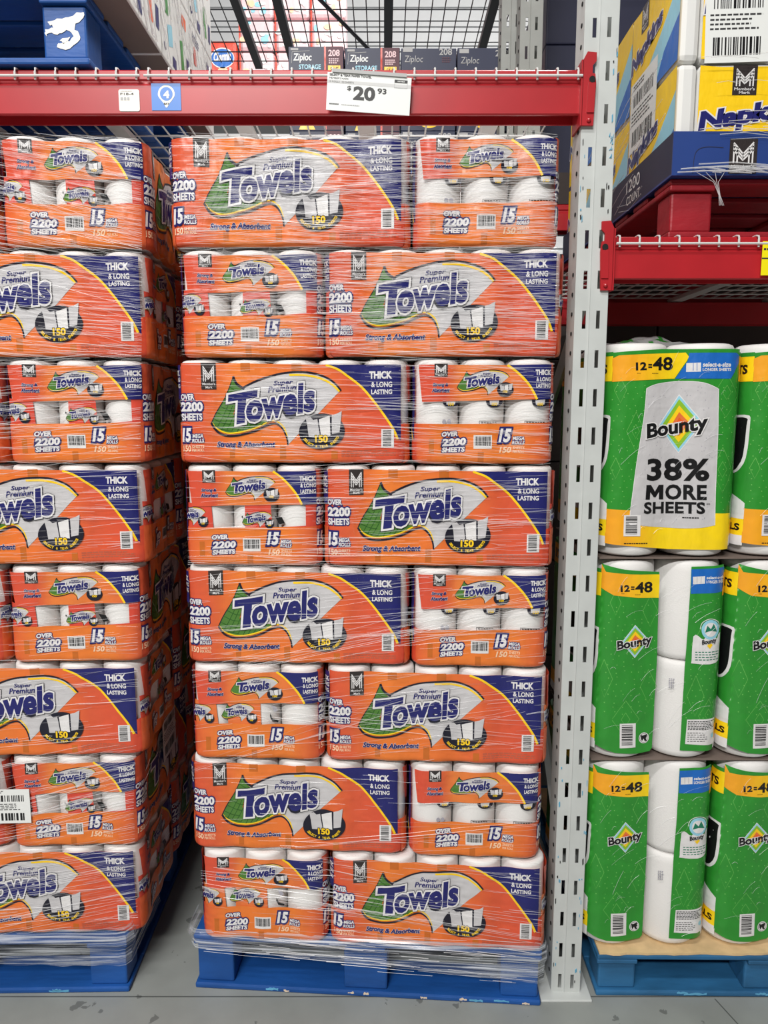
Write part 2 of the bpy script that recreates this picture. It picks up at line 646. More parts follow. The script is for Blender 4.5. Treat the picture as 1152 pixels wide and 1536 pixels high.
def emblem(A, X, Y, k, big=True, lay=3):
    """leaf, silver swoosh, lettering and the oval with the three sheets; drawn in long-panel units"""
    P = lambda pts: [(X(p[0]), Y(p[1])) for p in pts]
    silver = smooth([(330, 160), (400, 133), (480, 107), (560, 95), (640, 95), (720, 113), (765, 138), (799, 170)], 4) + \
        [(720, 245), (640, 322), (549, 408)] + smooth([(545, 375), (520, 328), (475, 302), (420, 298), (360, 310), (300, 322)], 4) + [(300, 200)]
    A.poly(P(silver), M_silver, lay)
    leaf = smooth([(296, 108), (258, 188), (212, 258), (188, 304), (215, 336), (262, 353), (320, 350), (380, 337), (440, 318)], 4) + \
        smooth([(466, 303), (420, 298), (370, 304), (318, 316)], 4) + [(292, 270), (306, 214), (352, 176), (318, 148)]
    A.poly(P(leaf), M_leaf, lay + 1)
    if big:
        for i in range(9):
            x = 205 + i * 26
            A.stroke(P([(x, 345 - abs(4 - i) * 2), (x + 30, 290), (x + 62 - i * 3, 232 - (0 if i < 3 else (i - 2) * -12))]) if i < 4
                     else P([(x, 348 - (i - 4) * 6), (x + 18, 312)]), 3.0 * k, M_leafdark, lay + 2)
        for i in range(7):
            y = 330 - i * 28
            xl = 200 + max(0, i - 1) * 15
            A.stroke(P([(xl, y - 12), (xl + 40, y + 6), (xl + 84 - i * 5, y + 14 - i * 2)]), 3.0 * k, M_leafdark, lay + 2)
    A.stroke(P([(296, 106), (258, 188), (212, 258), (187, 306)]), 3.5 * k, M_ink, lay + 2, w2=5 * k)
    A.stroke(P([(188, 304), (215, 334), (262, 352), (320, 349), (390, 333), (450, 308), (492, 302), (530, 330), (546, 372)]), 6 * k, M_yellow, lay + 2)
    A.stroke(P([(186, 306), (213, 345), (260, 364), (322, 361), (392, 345), (452, 320), (492, 314), (524, 337), (543, 376), (548, 410)]), 10 * k, M_ink, lay + 3, w2=7 * k)
    A.stroke(P([(296, 104), (312, 136), (348, 160)]), 11 * k, M_ink, lay + 2)
    A.stroke(P([(560, 101), (640, 103), (715, 121), (762, 147), (793, 176)]), 9 * k, M_yellow, lay + 2)
    A.stroke(P([(335, 158), (410, 123), (500, 98), (580, 89), (660, 92), (728, 112), (770, 138), (800, 172)]), 8 * k, M_ink, lay + 3)
    sx, sy = X(1) - X(0), Y(1) - Y(0)
    T = lambda s, x0, y0, x1, y1, m, **kw: A.text(s, X(x0), Y(y0), X(x0) + (x1 - x0) * sx, Y(y1), m, **kw)
    T('Super', 484, 126, 578, 151, M_navy, layer=lay + 4, shear=0.25, bold=0.02, rot=3)
    T('Premium', 457, 151, 602, 178, M_navy, layer=lay + 4, shear=0.25, bold=0.02, rot=4)
    # the T stands taller than the letters that follow, all of it climbing to the right
    rot = 8.5 * (sy / sx if sx else 1)
    o = ((0.062, M_ink), (0.05, M_white)) if big else ((0.05, M_white),)
    T('T', 284, 184, 430, 318, M_navy, layer=lay + 10, shear=0.2, bold=0.045, outl=o, rot=rot)
    T('owels', 362, 176, 692, 309, M_navy, layer=lay + 13, shear=0.24, bold=0.04, space=1.0, outl=o, rot=rot)
    oval = lay + 8
    cx, cy, rx, ry = (708, 352, 108, 80) if big else (752, 338, 100, 96)
    A.ellipse(X(cx), Y(cy), rx * sx, ry * sy, M_ink, oval, 40, rot=-0.06)
    s = rx / 108
    q = lambda pts: [(X(cx + (p[0] - 708) * s), Y(cy + (p[1] - 352) * s)) for p in pts]
    A.poly(q([(632, 292), (655, 288), (668, 300), (688, 296), (700, 378), (645, 374), (640, 330)]), M_silver, oval + 1)
    A.poly(q([(695, 298), (722, 290), (748, 283), (750, 372), (704, 370)]), M_white, oval + 1)
    A.poly(q([(757, 280), (780, 274), (803, 262), (792, 358), (757, 364)]), M_silver, oval + 1)
    A.text('150', *q([(676, 369)])[0], *q([(738, 402)])[0], M_yellow, layer=oval + 3, bold=0.04, outl=((0.06, M_ink),))
    if big:
        txt = 'SELECT & TEAR SHEETS'
        for i, ch in enumerate(txt):
            if ch == ' ':
                continue
            an = radians(203 + (337 - 203) * i / (len(txt) - 1))
            ex, ey = cx + (rx - 17) * cos(an), cy - (ry - 12) * sin(an)
            hw = 4.6
            tang = math.degrees(math.atan2((ry - 12) * cos(an), -(rx - 17) * sin(an)))
            A.text(ch, X(ex - hw), Y(ey - 6), X(ex + hw), Y(ey + 6), M_yellow, layer=oval + 2, bold=0.03, rot=tang)


def M_mark(A, x0, y0, x1, y1, lay=4, words=True, ground=M_logo, ink=M_white):
    """square badge with the twin-stroke M"""
    A.rect(x0, y0, x1, y1, ground, lay)
    w, h = x1 - x0, y1 - y0
    H = h * (0.62 if words else 0.86)
    X, Y = (lambda a: x0 + w * a), (lambda b: y0 + 0.08 * h + H * b)
    t = 0.055 * w
    for a in (0.16, 0.29):
        A.stroke([(X(a), Y(1)), (X(a), Y(0.12 + (a - 0.16) * 1.2))], t, ink, lay + 1, sm=0)
        A.stroke([(X(1 - a), Y(1)), (X(1 - a), Y(0.12 + (a - 0.16) * 1.2))], t, ink, lay + 1, sm=0)
    for d in (0, 0.17, 0.34):
        A.stroke([(X(0.14), Y(0.06 + d)), (X(0.52 - 0.05 * d), Y(0.62 + d * 0.75))], t, ink, lay + 1, sm=0)
    for d in (0, 0.17, 0.34):
        A.stroke([(X(0.48 + 0.05 * d), Y(0.60 + d * 0.75)), (X(0.86), Y(0.04 + d))], t, ink, lay + 1, sm=0)
    if words:
        A.text("Member's", X(0.08), y0 + 0.74 * h, X(0.92), y0 + 0.84 * h, ink, layer=lay + 1, bold=0.01)
        A.text('Mark', X(0.28), y0 + 0.87 * h, X(0.74), y0 + 0.96 * h, ink, layer=lay + 1, bold=0.01)


OUT = ((0.11, M_navy), (0.075, M_navy))


def art_long():
    A = Art(conv_long)
    A.poly([(-60, 44), (200, 46), (500, 52), (735, 57), (1076, 60), (1077, 326), (1180, 322), (1180, 520), (500, 520), (-60, 520)], M_long, 0)
    # ghost of the rolls' own print behind the film
    for x0, y0, x1, y1 in ((332, 47, 376, 84), (570, 51, 616, 88), (508, 408, 538, 470), (268, 424, 294, 462), (752, 440, 782, 478), (150, 47, 160, 60)):
        A.rect(x0, y0, x1, y1, M_olive, 1)
    curve = smooth([(735, 57), (790, 76), (835, 106), (900, 155), (960, 222), (1010, 288), (1048, 345), (1068, 392)], 5)
    A.poly(curve + [(1076, 400), (1076, 60)], M_navy, 2)
    A.stroke([(p[0] - 5, p[1] + 2) for p in curve], 10, M_yellow, 3, sm=0)
    A.text('THICK', 931, 88, 1038, 122, M_white, layer=4, bold=0.045)
    A.text('& LONG', 941, 135, 1038, 159, M_white, layer=4, bold=0.03)
    A.text('LASTING', 941, 169, 1038, 190, M_white, layer=4, bold=0.03)
    M_mark(A, 146, 45, 214, 160)
    A.text('OVER', 48, 178, 112, 204, M_white, layer=6, bold=0.04, outl=OUT)
    A.text('2200', 48, 213, 150, 255, M_white, layer=9, bold=0.05, outl=OUT)
    A.text('SHEETS', 48, 263, 146, 294, M_white, layer=6, bold=0.04, outl=OUT)
    A.text('15', 48, 326, 92, 388, M_white, layer=9, shear=0.12, bold=0.05, outl=OUT)
    A.text('MEGA', 97, 353, 148, 371, M_white, layer=7, shear=0.1, bold=0.03, outl=OUT)
    A.text('ROLLS', 95, 374, 151, 391, M_white, layer=7, shear=0.1, bold=0.03, outl=OUT)
    A.text('150', 48, 403, 90, 431, M_cream, layer=4, bold=0.03)
    A.text('SHEETS', 94, 403, 150, 416, M_cream, layer=4, bold=0.02)
    A.text('PER ROLL', 94, 419, 150, 431, M_cream, layer=4, bold=0.02)
    emblem(A, lambda x: x, lambda y: y, 1.0)
    A.text('Strong & Absorbent', 208, 388, 486, 421, M_navy, layer=8, shear=0.2, bold=0.045, outl=((0.03, M_white),), rot=-1)
    A.barcode(988, 346, 1046, 430, 4, vert=False, seed=3)
    A.fineprint(800, 440, 1062, 472, 3, M_fine, 2, 5)
    return A


EMX = lambda x: 372 + (x - 188) * 0.580
EMY = lambda y: 148 + (y - 92) * 0.505


def art_short(kind):
    A = Art(conv_short)
    top = [(112, 110), (705, 114), (1032, 108), (1008, 336), (560, 345), (136, 356)]
    if kind == 'A':
        # the rolls behind the window carry an oval, a small recycling mark and a boxed line
        for x, part in ((330, 0), (628, 1), (940, 1)):
            A.ellipse(x, 350, 58, 42, M_ink, 0)
            A.poly([(x - 34, 346), (x + 34, 336), (x + 28, 372), (x - 30, 374)], M_silver, 1)
            A.text('150', x - 18, 360, x + 20, 380, M_yellow, layer=2)
        for x0, x1 in ((525, 690), (836, 1000)):
            for r in ((x0, 480, x1, 483), (x0, 480, x0 + 3, 505), (x1 - 3, 480, x1, 505)):
                A.rect(*r, M_black, 0)
            A.fineprint(x0 + 12, 487, x1 - 12, 499, 1, M_black, 0, int(x0))
        for x in (285, 318):
            A.ellipse(x, 488, 14, 18, M_silver2, 0)
    else:
        # wound film of the single rolls shows in the window: print, bare paper and print again
        k = 0.34
        if kind == 'B':
            A.poly([(40, 330), (270, 345), (280, 505), (40, 520)], M_red, 0)
            A.poly([(508, 335), (690, 335), (700, 520), (508, 520)], M_red, 0)
            A.poly([(940, 335), (1060, 335), (1060, 520), (940, 520)], M_red, 0)
            A.poly([(770, 498), (1060, 480), (1060, 520), (770, 520)], M_red, 1)
            em = ((46, 372), (548, 392), (930, 400))
            for x, y in em[1:2]:
                emblem(A, lambda q, x=x: x - 188 * k + q * k - 60, lambda q, y=y: y + (q - 92) * k, 0.45, False, 1)
            emblem(A, lambda q: q * 0.36 - 60, lambda q: 362 + (q - 92) * 0.40, 0.45, False, 1)
            A.poly([(715, 420), (770, 430), (790, 470), (750, 480)], M_black, 0)
            A.poly([(487, 418), (494, 426), (488, 438), (482, 428)], M_black, 1)
        else:
            A.poly([(40, 330), (262, 345), (275, 505), (40, 520)], M_orange, 0)
            A.poly([(345, 335), (590, 335), (594, 520), (345, 520)], M_orange, 0)
            emblem(A, lambda q: q * 0.36 - 60, lambda q: 362 + (q - 92) * 0.40, 0.45, False, 1)
            emblem(A, lambda q: 300 + (q - 188) * 0.40, lambda q: 352 + (q - 92) * 0.42, 0.5, False, 1)
            A.poly([(668, 362), (700, 372), (716, 400), (690, 414)], M_silver2, 0)
            A.poly([(660, 420), (674, 462), (720, 476), (716, 490), (672, 484), (656, 450)], M_black, 0)
    A.poly(top, M_short, 6)
    curve = smooth([(712, 113), (765, 148), (815, 192), (862, 245), (892, 292), (916, 338)], 5)
    A.poly(curve + [(1008, 336), (1032, 108)], M_navy, 7)
    A.stroke(curve, 15, M_yellow, 8, sm=0)
    A.text('THICK', 900, 143, 1006, 180, M_white, layer=9, bold=0.045)
    A.text('& LONG', 908, 191, 1004, 221, M_white, layer=9, bold=0.03)
    A.text('LASTING', 908, 234, 1002, 262, M_white, layer=9, bold=0.03)
    M_mark(A, 214, 104, 304, 190, 8)
    A.text('Strong &', 204, 230, 308, 258, M_navy, layer=10, shear=0.2, bold=0.045, outl=((0.04, M_white),))
    A.text('Absorbent', 198, 264, 318, 292, M_navy, layer=10, shear=0.2, bold=0.045, outl=((0.04, M_white),))
    emblem(A, EMX, EMY, 0.6, False, 7)
    A.poly([(-20, 500), (300, 503), (700, 500), (1140, 492), (1140, 790), (-20, 790)], M_band, 6)
    A.rect(520, 690, 560, 760, M_olive, 7)
    A.rect(180, 600, 215, 700, M_olive, 7)
    r = 2
    A.text('OVER', 268, 555, 380, 588, M_white, layer=11, shear=0.15, bold=0.05, outl=OUT, rot=r)
    A.text('2200', 268, 600, 440, 652, M_white, layer=15, shear=0.15, bold=0.05, outl=OUT, rot=r)
    A.text('SHEETS', 268, 660, 432, 694, M_white, layer=11, shear=0.15, bold=0.05, outl=OUT, rot=r)
    A.barcode(490, 576, 614, 668, 8, seed=8)
    A.text('15', 658, 532, 750, 625, M_white, layer=15, shear=0.22, bold=0.05, outl=OUT)
    A.text('MEGA', 760, 586, 838, 610, M_white, layer=11, shear=0.2, bold=0.03, outl=OUT)
    A.text('ROLLS', 756, 614, 840, 638, M_white, layer=11, shear=0.2, bold=0.03, outl=OUT)
    A.rect(660, 646, 830, 648, M_cream, 8)
    A.text('150', 666, 654, 752, 696, M_cream, layer=9, shear=0.2, bold=0.035)
    A.text('SHEETS', 762, 652, 840, 671, M_cream, layer=9, shear=0.15, bold=0.02)
    A.text('PER ROLL', 762, 678, 838, 696, M_cream, layer=9, shear=0.15, bold=0.02)
    return A


def pack_mesh(kind, seed, amp=1.0):
    hull = Hull(NL, NS, R_ROLL, H_PACK, seed, amp=amp)
    mb = MB()
    vs = grid(0, H_PACK, 0.0092)
    vs = sorted(vs + [0.003, 0.006, H_PACK - 0.003, H_PACK - 0.006])
    for f, A, Wf in ((0, ART['long'], WL), (1, ART[kind], WS), (2, ART['long'], WL), (3, ART[kind], WS)):
        key = (id(A), 'cut')
        if key not in ART:
            a = Wf / 2 - R_CORNER
            us = grid(-a, a, 0.0104) + [s * (a + R_CORNER * k) for s in (-1, 1) for k in (0.2, 0.4, 0.6)]
            ART[key] = A.cut(sorted(us), vs)
        hull.lay(mb, ART[key], A.mats, f)
    return mb.mesh('multipack_print')


ART = {'long': art_long(), 'A': art_short('A'), 'B': art_short('B'), 'C': art_short('C')}
PRINTS = {(k, s): pack_mesh(k, i * 3 + s) for i, k in enumerate('ABC') for s in (1, 2)}

ROLL = MB().lathe([(0.018, 0.262), (0.018, 0.2735), (0.05, 0.2745), (0.0570, 0.272), (0.0602, 0.268), (0.0612, 0.262),
                   (0.0616, 0.138), (0.0612, 0.012), (0.0598, 0.006), (0.056, 0.002), (0.0, 0.0015)], M_paper, 40).mesh('paper_roll', True)


def multipack(kind, seed, loc, rz):
    root = empty('paper_towel_multipack', loc, rz)
    link(bpy.data.objects.new('wrapper', PRINTS[(kind, seed)]), root)
    for i in range(NL):
        for j in range(NS):
            if i in (0, NL - 1) or j in (0, NS - 1):
                o = link(bpy.data.objects.new('paper_roll', ROLL), root)
                o.location = ((i - 2) * 2 * R_ROLL, (j - 1) * 2 * R_ROLL, 0)
                o.rotation_euler = (0, 0, (i * 3 + j) * 1.7)
    return root


# ------------------------------------------------------------------ artwork of the green twelve-roll packs
BR, BC, BH = 0.0925, 0.055, 0.585
BW2, BW3 = 4 * BR, 6 * BR


def conv_green(l0, l1, r0, r1, y0, y1):
    def c(x, y):
        t = (y - y0) / (y1 - y0)
        L, R = l0 + (l1 - l0) * t, r0 + (r1 - r0) * t
        q = (x - L) / (R - L) - 0.5
        return wrap_u(q * BW2, BW2 / 2 - BC, BC), max(0.0, min(1.0, 1 - t)) * BH
    return c


def rhomb(A, cx, cy, rx, ry, m, lay, w=2.4):
    A.stroke([(cx, cy - ry), (cx + rx, cy), (cx, cy + ry), (cx - rx, cy), (cx, cy - ry)], w, m, lay, sm=0)


def diamond_logo(A, cx, cy, rx, ry, word, lay=4):
    for k, m in ((1.0, M_white), (0.95, M_sky), (0.83, M_lime), (0.62, M_yellow), (0.40, M_orange), (0.22, M_redorange)):
        A.poly([(cx - rx * 0.04, cy - ry * k), (cx + rx * k, cy - ry * 0.05), (cx - rx * 0.04, cy + ry * k), (cx - rx * k, cy + ry * 0.05)], m, lay)
        lay += 1
    x0, y0, x1, y1, rot = word
    A.text('Bounty', x0, y0, x1, y1, M_black, layer=lay + 3, shear=0.12, bold=0.038, outl=((0.055, M_white),), rot=rot)


def dots(A, x0, x1, y0, y1, step, m, lay, seed):
    rnd = random.Random(seed)
    y = y0
    while y < y1:
        x = x0 + rnd.random() * step
        while x < x1:
            A.ellipse(x, y + rnd.random() * step * 0.4, 3.2, 3.4, m, lay, 8)
            x += step * (0.8 + 0.5 * rnd.random())
        y += step * 0.72


def art_green_main():
    A = Art(conv_green(188, 168, 1000, 928, 92, 1318))
    A.poly([(100, 150), (500, 131), (1100, 131), (1100, 1070), (100, 1040)], M_green, 0)
    for c in ((350, 590, 52, 110), (350, 590, 22, 40), (870, 390, 78, 120), (875, 372, 26, 40), (855, 810, 60, 130), (855, 806, 26, 46), (262, 360, 30, 70), (245, 800, 24, 60), (945, 600, 20, 50)):
        rhomb(A, *c, M_greenlight, 2)
    dots(A, 190, 410, 330, 1020, 46, M_greenlight, 2, 4)
    dots(A, 820, 980, 330, 1040, 46, M_greenlight, 2, 6)
    A.poly([(100, 182), (250, 166), (640, 150), (658, 172), (648, 195), (578, 294), (100, 312)], M_gold, 3)
    A.poly([(660, 152), (930, 152), (952, 165), (950, 205), (895, 295), (582, 294), (652, 196)], M_blue, 3)
    A.text('12', 343, 205, 406, 250, M_black, layer=5, bold=0.04, rot=2)
    A.text('=', 414, 214, 437, 236, M_black, layer=5, bold=0.03)
    A.text('48', 442, 176, 566, 250, M_black, layer=5, bold=0.028, rot=1)
    A.fineprint(350, 264, 372, 269, 1, M_black, 5, 1)
    A.fineprint(438, 264, 490, 270, 1, M_black, 5, 2)
    A.poly([(644, 208), (724, 206), (724, 256), (644, 257)], M_white, 4)
    for x in (682, 702):
        A.stroke([(x, 208), (x, 250)], 3, M_blue, 5, sm=0)
    A.text('select-a-size', 733, 204, 894, 230, M_white, layer=5, bold=0.03, shear=0.12)
    A.text('LONGER SHEETS', 733, 236, 896, 253, M_white, layer=5, bold=0.03)
    A.poly([(905, 980), (1100, 1010), (1100, 1330), (905, 1270)], M_green, 2)
    A.poly([(100, 1036), (918, 1062), (906, 1272), (560, 1272), (100, 1238)], M_gold, 3)
    left = smooth([(406, 350), (398, 480), (380, 620), (360, 760), (340, 940), (328, 1050), (326, 1122)], 4)
    top = smooth([(406, 350), (470, 325), (610, 309), (740, 318), (826, 352)], 4)
    right = smooth([(826, 352), (824, 600), (816, 900), (812, 1128)], 4)
    bot = smooth([(812, 1128), (740, 1142), (620, 1148), (480, 1140), (326, 1122)], 4)
    A.poly(top[:-1] + right[:-1] + bot[:-1] + left[::-1][:-1], M_silver, 5)
    A.stroke(top + right[1:], 4, M_white, 6, sm=0)
    A.stroke(left, 4, M_white, 6, sm=0)
    rnd = random.Random(3)
    for i in range(130):
        x, y = 400 + 400 * rnd.random(), 340 + 760 * rnd.random()
        A.ellipse(x, y, 3, 2, M_silver2, 6, 6)
    diamond_logo(A, 612, 548, 128, 168, (416, 548, 782, 655, 9), 7)
    A.text('The Quicker Picker Upper', 472, 640, 712, 656, M_black, layer=18, shear=0.1, bold=0.01, rot=13)
    A.text('38%', 420, 743, 778, 872, M_black, layer=8, bold=0.035, space=1.06)
    A.poly([(414, 980), (418, 895), (446, 895), (470, 934), (494, 895), (522, 895), (522, 980), (496, 980), (496, 936), (476, 966), (464, 966), (442, 936), (440, 980)], M_black, 8)
    A.text('ORE', 534, 893, 764, 982, M_black, layer=8, bold=0.035, space=1.06)
    A.text('SHEETS', 405, 993, 756, 1062, M_black, layer=8, bold=0.035, space=1.04)
    A.text('**', 762, 1000, 784, 1012, M_black, layer=8)
    A.fineprint(632, 1082, 752, 1090, 1, M_black, 8, 2, 0.8)
    A.barcode(292, 1068, 388, 1192, 8, vert=False, seed=12)
    A.fineprint(296, 1232, 440, 1240, 1, M_black, 5, 8, 0.8)
    return A


def art_green_end():
    A = Art(conv_green(150, 106, 914, 866, 82, 1242))
    # left panel
    A.poly([(60, 80), (180, 105), (300, 132), (508, 150), (500, 660), (478, 1180), (462, 1200), (380, 1210), (250, 1200), (60, 1160)], M_green, 0)
    A.poly([(60, 108), (200, 148), (330, 158), (510, 164), (506, 297), (380, 292), (240, 278), (60, 240)], M_gold, 2)
    for c in ((250, 320, 30, 70), (455, 370, 46, 90), (312, 1000, 82, 112), (312, 1000, 26, 40), (190, 760, 44, 110), (450, 810, 50, 100)):
        rhomb(A, *c, M_greenlight, 1)
    dots(A, 190, 490, 330, 980, 48, M_greenlight, 1, 9)
    A.text('12', 277, 220, 330, 258, M_black, layer=4, bold=0.045, rot=2)
    A.text('=', 336, 226, 356, 246, M_black, layer=4, bold=0.03)
    A.text('48', 360, 202, 466, 264, M_black, layer=4, bold=0.028)
    A.fineprint(282, 266, 300, 271, 1, M_black, 4, 1)
    A.fineprint(360, 272, 402, 277, 1, M_black, 4, 2)
    diamond_logo(A, 366, 542, 82, 96, (260, 538, 474, 604, 9), 3)
    A.barcode(277, 1024, 374, 1170, 3, vert=False, seed=21)
    A.ellipse(426, 1117, 32, 33, M_white, 3)
    A.ellipse(426, 1117, 27, 28, M_black, 4)
    A.ellipse(426, 1117, 25, 26, M_white, 5)
    A.poly([(405, 1098), (420, 1102), (430, 1098), (446, 1094), (440, 1124), (446, 1138), (430, 1134), (424, 1120), (414, 1136), (408, 1122)], M_black, 6)
    # right panel
    A.poly([(683, 116), (985, 108), (940, 1180), (840, 1192), (635, 1186), (655, 700), (672, 400)], M_green, 0)
    A.poly([(683, 130), (985, 122), (980, 262), (681, 268)], M_blue, 2)
    for c in ((760, 560, 70, 120), (800, 980, 60, 100), (800, 975, 22, 36), (720, 860, 50, 120)):
        rhomb(A, *c, M_greenlight, 1)
    dots(A, 670, 900, 290, 400, 46, M_greenlight, 1, 5)
    dots(A, 660, 880, 690, 990, 46, M_greenlight, 1, 5)
    A.poly([(691, 172), (760, 168), (760, 210), (691, 214)], M_white, 3)
    for x in (714, 737):
        A.stroke([(x, 172), (x, 208)], 2.5, M_silver2, 4, sm=0)
    A.text('select-a-size', 768, 168, 892, 186, M_white, layer=3, bold=0.03, shear=0.12)
    A.text('LONGER SHEETS', 768, 192, 894, 210, M_white, layer=3, bold=0.03)
    A.poly(smooth([(700, 512), (730, 510), (760, 530), (800, 480), (838, 530), (850, 506), (878, 504), (874, 640), (862, 662), (800, 674), (700, 668), (692, 650)], 2, True), M_white, 3)
    A.ellipse(800, 474, 54, 56, M_sky, 4)
    A.ellipse(800, 474, 38, 40, M_white, 5)
    A.poly([(766, 490), (780, 450), (800, 470), (816, 440), (838, 488), (800, 480)], M_teal, 6)
    A.stroke([(738, 470), (752, 432), (800, 412), (846, 432), (860, 470)], 4, M_white, 4)
    A.text('Bounty', 750, 532, 838, 566, M_black, layer=9, shear=0.12, bold=0.05, outl=((0.05, M_white),), rot=8)
    A.poly([(794, 545), (812, 562), (795, 583), (778, 564)], M_yellow, 5)
    A.fineprint(712, 600, 866, 660, 4, M_teal, 4, 4, 0.35)
    A.poly([(673, 1000), (858, 998), (850, 1158), (664, 1146)], M_white, 3)
    A.fineprint(678, 1010, 846, 1066, 6, M_black, 4, 14, 0.5)
    A.fineprint(676, 1078, 800, 1140, 5, M_black, 4, 15, 0.3)
    A.ellipse(829, 1100, 13, 15, M_sky, 4)
    A.fineprint(570, 762, 602, 822, 6, M_silver2, 0, 3, 0.7)
    return A


def art_green_side():
    """long side: five parts of the same print seen only at a slant"""
    W, Hh = 1000.0, 1054.0
    A = Art(lambda x, y: (wrap_u((x / W - 0.5) * BW3, BW3 / 2 - BC, BC), max(0.0, min(1.0, 1 - y / Hh)) * BH))
    A.rect(-60, 46, 1060, 1000, M_green, 0)
    A.rect(-60, 66, 1060, 186, M_gold, 2)
    A.text('SHEETS', 760, 104, 950, 150, M_black, layer=4, bold=0.04)
    A.text('12=48', 120, 96, 420, 156, M_black, layer=4, bold=0.05)
    A.poly(smooth([(860, 360), (900, 350), (968, 352), (972, 400), (966, 560), (940, 620), (905, 640)], 3) + [(500, 640), (500, 360)], M_white, 2)
    A.poly(smooth([(860, 372), (900, 362), (958, 364), (960, 400), (954, 552), (930, 608), (905, 626)], 3) + [(510, 626), (510, 372)], M_black, 3)
    A.poly(smooth([(880, 740), (940, 760), (985, 800), (992, 840), (990, 866)], 3) + [(300, 866), (300, 740)], M_white, 2)
    A.rect(-60, 866, 1060, 950, M_gold, 3)
    A.text('ROLLS', 800, 890, 960, 926, M_black, layer=5, bold=0.04)
    A.rect(-60, 950, 1060, 1000, M_white, 3)
    dots(A, 0, 500, 220, 720, 50, M_greenlight, 1, 2)
    return A


GART = {'main': art_green_main(), 'end': art_green_end(), 'side': art_green_side()}


def green_mesh(front, seed):
    hull = Hull(2, 3, BR, BH, seed, dip=0.012, e=0.02, rc=BC, amp=0.8)
    mb = MB()
    vs = grid(0, BH, 0.0146)
    vs = sorted(vs + [0.004, 0.008, BH - 0.004, BH - 0.008])
    for f, A, Wf in ((0, GART[front], BW2), (1, GART['side'], BW3), (2, GART[front], BW2), (3, GART['side'], BW3)):
        if f == 1 or f == 2:
            continue
        key = (id(A), 'cut')
        if key not in GART:
            a = Wf / 2 - BC
            us = grid(-a, a, 0.0123) + [s * (a + BC * k) for s in (-1, 1) for k in (0.2, 0.4, 0.6)]
            GART[key] = A.cut(sorted(us), vs)
        hull.lay(mb, GART[key], A.mats, f)
        if f == 3:
            # the far sides carry the same side print
            hull.lay(mb, GART[key], A.mats, 1)
    return mb.mesh('twelve_roll_print')


GPRINT = {('main', 1): green_mesh('main', 41), ('end', 1): green_mesh('end', 44), ('end', 2): green_mesh('end', 47)}
_h = 0.289
GROLL = MB().lathe([(0.024, _h - 0.012), (0.024, _h - 0.002), (0.078, _h), (0.086, _h - 0.004), (0.0905, _h - 0.012), (0.0912, _h - 0.03),
                    (0.0914, 0.14), (0.0910, 0.02), (0.0885, 0.006), (0.082, 0.001), (0.0, 0.0)], M_paper, 44).mesh('paper_roll', True)


def green_pack(front, seed, loc, rz, gather=None):
    root = empty('twelve_roll_paper_towel_pack', loc, rz)
    link(bpy.data.objects.new('wrapper', GPRINT[(front, seed)]), root)
    for i in (-1, 1):
        for j in (-1, 0, 1):
            for k in (0, 1):
                o = link(bpy.data.objects.new('paper_roll', GROLL), root)
                o.location = (i * BR, j * 2 * BR, 0.002 + k * 0.2915)
                o.rotation_euler = (0, 0, i + j * 2.3 + k)
    hull = Hull(2, 3, BR, BH, 41 if front == 'main' else 44 + 3 * (seed - 1), dip=0.012, e=0.02, rc=BC, amp=0.8)
    mb = MB()
    rnd = random.Random(seed * 7 + len(front))
    for c in range(34):  # pale strands laid on as the glints along the film's creases
        u, v = rnd.uniform(-0.15, 0.13), rnd.uniform(0.03, 0.52)
        L, an = rnd.choice((0.015, 0.03, 0.05, 0.08)), radians(rnd.gauss(34, 14))
        pts = []
        for q in range(6):
            t = q / 5
            uu, vv = u + L * cos(an) * t, v + L * sin(an) * t + 0.006 * sin(pi * t)
            if abs(uu) < 0.17 and vv < 0.57:
                pts.append(hull.point(0, uu, vv, 0.0042))
        if len(pts) > 2:
            mb.tube(pts, rnd.choice((0.00018, 0.00028, 0.0004)), M_wrap, 4)
    mb.build('crease_glints', root)
    if gather:
        # the end of the bag, crumpled on top
        mb = MB()
        rnd = random.Random(gather)
        nx, ny = 26, 12
        P = [[None] * (ny + 1) for _ in range(nx + 1)]
        for i in range(nx + 1):
            for j in range(ny + 1):
                x = -0.165 + 0.33 * i / nx
                y = -0.175 + 0.30 * j / ny
                ridge = math.exp(-((x + 0.02) / 0.085) ** 2) * math.exp(-((y + 0.02) / 0.14) ** 2)
                z = BH + 0.001 + 0.040 * ridge * (0.7 + 0.6 * noise.noise(Vector((x * 22, y * 22, gather)))) \
                    + 0.004 * (noise.noise(Vector((x * 50, y * 50, gather + 4))) + 0.6)
                if j == 0:
                    z = BH - 0.004
                P[i][j] = (x, y, z)
        for i in range(nx):
            for j in range(ny):
                k = noise.noise(Vector((i * 0.23, j * 0.3, gather + 9)))
                mb.face([P[i][j], P[i + 1][j], P[i + 1][j + 1], P[i][j + 1]], M_green if k > 0.12 else M_wrap)
        g = mb.build('film_gather', root, smooth=True)
        g['label'] = 'crumpled clear and green bag end'
    return root


# ------------------------------------------------------------------ setting
def structure(o):
    o['kind'] = 'structure'
    return o


m = mat('concrete_floor', (142, 146, 143), 0.5, 0.45, vary=0.10, vscale=5, bump=(30, 0.12, 0.004))
nt = m.node_tree
tc = nt.nodes.new('ShaderNodeTexCoord')
sp = nt.nodes.new('ShaderNodeSeparateXYZ')
nt.links.new(tc.outputs['Object'], sp.inputs[0])


def math_node(op, a, b=None):
    n = nt.nodes.new('ShaderNodeMath')
    n.operation = op
    for i, q in enumerate((a, b)):
        if q is None:
            continue
        if isinstance(q, (int, float)):
            n.inputs[i].default_value = q
        else:
            nt.links.new(q, n.inputs[i])
    return n.outputs[0]


